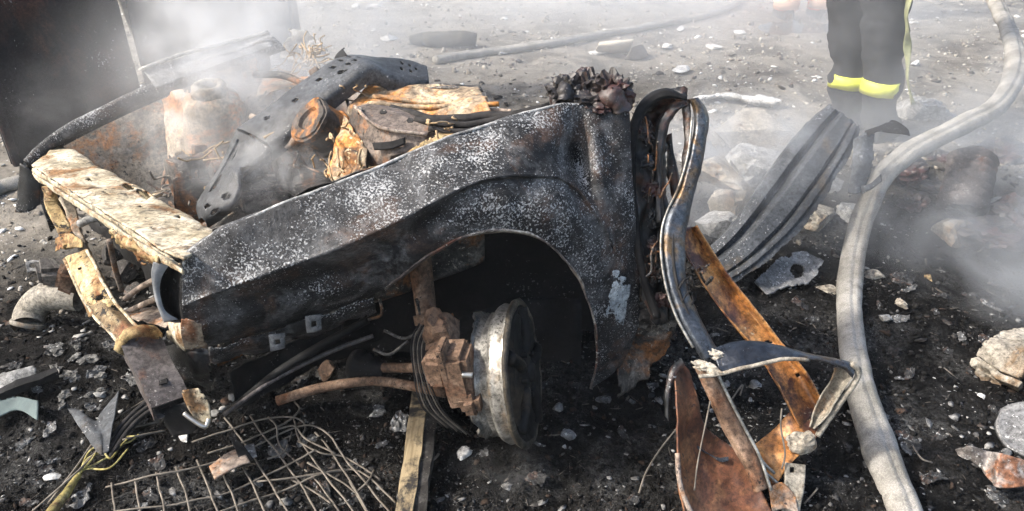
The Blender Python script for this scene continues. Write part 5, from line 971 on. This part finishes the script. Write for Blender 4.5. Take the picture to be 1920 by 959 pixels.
def clump(x, y, s=3.0, o=0): return np.clip(.5 + .9 * fbm(np.stack([x + o, y, x * 0], -1), s, 3), .05, 1)
scatter('charred_bits', 60000, plain('charred_bits', (.010, .0095, .009), .8, 60, .9), 'black charred crumbs covering the burnt ground', 'debris', .9, 5, .0016, .010, .5, 11, lambda x, y: burnmask(x, y))
scatter('burnt_shards', 2600, burnt('burnt_shards', (.008, .008, .008), (.03, .029, .028), (.11, .105, .10), 22, rust=(.08, .05, .035), ramt=.3, rough=.9, spec=.1), 'flat burnt shards littering the ground around the wreck', 'debris', .9, 4.5, .005, .018, .16, 22, lambda x, y: burnmask(x, y) * clump(x, y, 2.2, 11), elong=1.3)
scatter('ash_shards', 1100, burnt('ash_shards', (.05, .05, .05), (.16, .157, .15), (.36, .35, .33), 25, rough=.9, spec=.1), 'flat grey ash shards littering the ground around the wreck', 'debris', .9, 4.5, .005, .018, .16, 23, lambda x, y: burnmask(x, y) * clump(x, y, 2.0, 4) ** 2, elong=1.6)
scatter('grey_cinders', 26000, plain('grey_cinders', (.10, .097, .092), .6, 60, .9), 'grey cinders strewn over the burnt ground', 'debris', .9, 5, .0011, .006, .5, 12, lambda x, y: burnmask(x, y) * clump(x, y))
scatter('brown_cinders', 5000, plain('brown_cinders', (.035, .025, .019), .6, 60, .9), 'brown cinders strewn over the burnt ground', 'debris', .9, 5, .0018, .012, .5, 13, lambda x, y: burnmask(x, y) * clump(x, y, 2, 5))
scatter('ash_flakes', 12000, plain('ash_flakes', (.28, .275, .26), .5, 60, .9), 'white ash flakes strewn over the burnt ground', 'debris', .9, 5, .0009, .007, .25, 14, lambda x, y: burnmask(x, y) * clump(x, y, 2.6, 9) ** 2)
scatter('ash_flakes', 2600, plain('ash_flakes_pale', (.28, .275, .26), .5, 60, .9), 'white ash flakes heaped at the left of the wreck', 'debris', 1.6, 3.0, .004, .02, .25, 15, lambda x, y: np.exp(-((x - LEFTB[0]) / .45) ** 2 - ((y - LEFTB[1]) / .4) ** 2) * clump(x, y, 6, 2) ** 1.5, ang=60)
scatter('straw_fibres', 1500, plain('straw_fibres', (.09, .08, .068), .6, 60, .9), 'thin burnt fibres and twigs on the ground', 'debris', .9, 5, .0016, .0035, .6, 16, lambda x, y: burnmask(x, y), elong=9)
scatter('dirt_clods', 16000, plain('dirt_clods', (.20, .178, .148), .6, 40, .9), 'brown dirt clods on the unburnt ground', 'debris', 2.5, 14, .002, .013, .6, 17, lambda x, y: 1 - burnmask(x, y))
scatter('pale_gravel', 15000, plain('pale_gravel', (.36, .335, .29), .4, 40, .9), 'pale gravel on the unburnt ground', 'debris', 2.5, 14, .0018, .010, .55, 18, lambda x, y: (1 - burnmask(x, y)) * clump(x, y, 1.5, 3))
scatter('dark_gravel', 5000, plain('dark_gravel', (.05, .045, .04), .5, 40, .9), 'dark burnt scraps on the unburnt ground', 'debris', 2.5, 14, .002, .018, .4, 19, lambda x, y: (1 - burnmask(x, y)) * clump(x, y, 1.2, 7) ** 2)
scatter('white_gravel', 3200, plain('white_gravel', (.66, .65, .62), .2, 40, .9), 'white chips on the unburnt ground', 'debris', 2.5, 14, .002, .014, .4, 20, lambda x, y: (1 - burnmask(x, y)) * clump(x, y, 1.4, 1))

# ------------------------------------------------------------------ haze and smoke
def volmat(name, dens, col=(.93, .94, .95), noise=None, fall=True, lo=.45, hi=.75):
    m = bpy.data.materials.new(name); m.use_nodes = True; t = m.node_tree; t.nodes.clear()
    out = t.nodes.new('ShaderNodeOutputMaterial'); v = t.nodes.new('ShaderNodeVolumePrincipled')
    v.inputs['Color'].default_value = (*col, 1); v.inputs['Density'].default_value = dens; v.inputs['Anisotropy'].default_value = .25
    t.links.new(v.outputs[0], out.inputs['Volume'])
    if noise:
        tc = t.nodes.new('ShaderNodeTexCoord'); mp = t.nodes.new('ShaderNodeMapping'); mp.inputs['Scale'].default_value = noise[1]; mp.inputs['Location'].default_value = (noise[2], noise[2] * .7, -noise[2])
        n = t.nodes.new('ShaderNodeTexNoise'); n.inputs['Scale'].default_value = noise[0]; n.inputs['Detail'].default_value = 3; n.inputs['Roughness'].default_value = .55; n.inputs['Distortion'].default_value = .6
        t.links.new(tc.outputs['Object'], mp.inputs[0]); t.links.new(mp.outputs[0], n.inputs['Vector'])
        ln = t.nodes.new('ShaderNodeVectorMath'); ln.operation = 'LENGTH'; t.links.new(tc.outputs['Object'], ln.inputs[0])
        f = t.nodes.new('ShaderNodeMapRange'); f.interpolation_type = 'SMOOTHSTEP'; f.inputs['From Min'].default_value = 1.0; f.inputs['From Max'].default_value = .1; t.links.new(ln.outputs['Value'], f.inputs['Value'])
        r = t.nodes.new('ShaderNodeMapRange'); r.interpolation_type = 'SMOOTHSTEP'; r.inputs['From Min'].default_value = lo; r.inputs['From Max'].default_value = hi; t.links.new(n.outputs[0], r.inputs['Value'])
        a = t.nodes.new('ShaderNodeMath'); a.operation = 'MULTIPLY'; t.links.new(f.outputs[0], a.inputs[0]); t.links.new(r.outputs[0], a.inputs[1])
        b = t.nodes.new('ShaderNodeMath'); b.operation = 'MULTIPLY'; b.inputs[1].default_value = dens; t.links.new(a.outputs[0], b.inputs[0]); t.links.new(b.outputs[0], v.inputs['Density'])
    return m
HZ = [(-185, -65, -1.2), (185, 265, 2.4)]
hv = [[HZ[i][0], HZ[j][1], HZ[k][2]] for i in (0, 1) for j in (0, 1) for k in (0, 1)]
hz = mk('haze', hv, [(0, 1, 3, 2), (4, 6, 7, 5), (0, 4, 5, 1), (2, 3, 7, 6), (0, 2, 6, 4), (1, 5, 7, 3)], volmat('haze', .0035), smooth=False, origin=np.zeros(3)); hz['kind'] = 'stuff'
def smoke(px, py, t, rad, dens, ns=1.4, seed=0.0, tilt=(0, 0, 0), lo=.42, hi=.72):
    v, f = ICO[3]; me = bpy.data.meshes.new('smoke'); me.from_pydata(v.tolist(), [], f)
    mx = max(rad); me.materials.append(volmat('smoke', dens, noise=(ns, (rad[0] / mx, rad[1] / mx, rad[2] / mx), seed), lo=lo, hi=hi))
    o = bpy.data.objects.new('smoke', me); link(o); o.location = [float(q) for q in R(px, py, t)]; o.scale = rad; o.rotation_euler = tilt; o['kind'] = 'stuff'; o['label'] = 'pale smoke drifting off the burnt wreck'; return o
smoke(440, 20, 3.0, (.45, .35, .75), 8.0, 1.7, 1.0, (0, .15, 0), lo=.44, hi=.66)
smoke(420, 140, 2.5, (.40, .3, .42), 6.5, 2.2, 2.0, lo=.46, hi=.64)
smoke(490, 310, 1.98, (.26, .16, .24), 7.5, 2.4, 3.0, lo=.46, hi=.66)
smoke(400, 230, 2.2, (.30, .2, .30), 6.0, 2.6, 14.0, lo=.46, hi=.66)
smoke(560, 120, 2.6, (.45, .3, .35), 3.5, 2.2, 15.0, lo=.42, hi=.68)
smoke(1370, 270, 2.4, (.38, .25, .30), 4.0, 2.0, 16.0, lo=.4, hi=.7)
smoke(120, 230, 2.9, (.3, .3, .3), 1.2, 1.6, 4.0)
smoke(640, 60, 3.6, (.7, .5, .6), 2.4, 1.6, 5.0)
smoke(1915, 480, 2.45, (.30, .3, .46), 5.5, 1.6, 6.0)
smoke(1900, 220, 2.9, (.45, .3, .5), 3.6, 1.8, 7.0)
smoke(1640, 150, 3.2, (.7, .3, .7), 1.7, 1.6, 8.0, lo=.35)
smoke(1390, 320, 2.9, (.65, .5, .42), 5.5, 1.6, 9.0)
smoke(940, 880, 1.74, (.16, .08, .06), 2.5, 2.0, 10.0)
smoke(720, 150, 2.35, (.42, .3, .3), 2.2, 1.8, 11.0)
smoke(1720, 430, 2.6, (.4, .3, .22), 3.0, 1.8, 13.0)
smoke(1250, 40, 6.3, (5.0, 1.8, .9), 1.1, 2.2, 12.0, lo=.3, hi=.75)
smoke(440, 170, 2.25, (.65, .4, .5), 1.9, 1.6, 20.0, lo=.25, hi=.75)
smoke(1760, 330, 2.55, (.85, .4, .6), 1.7, 1.6, 21.0, lo=.28, hi=.75)
smoke(1200, 60, 4.6, (2.6, .8, .7), 1.1, 2.0, 22.0, lo=.3, hi=.75)
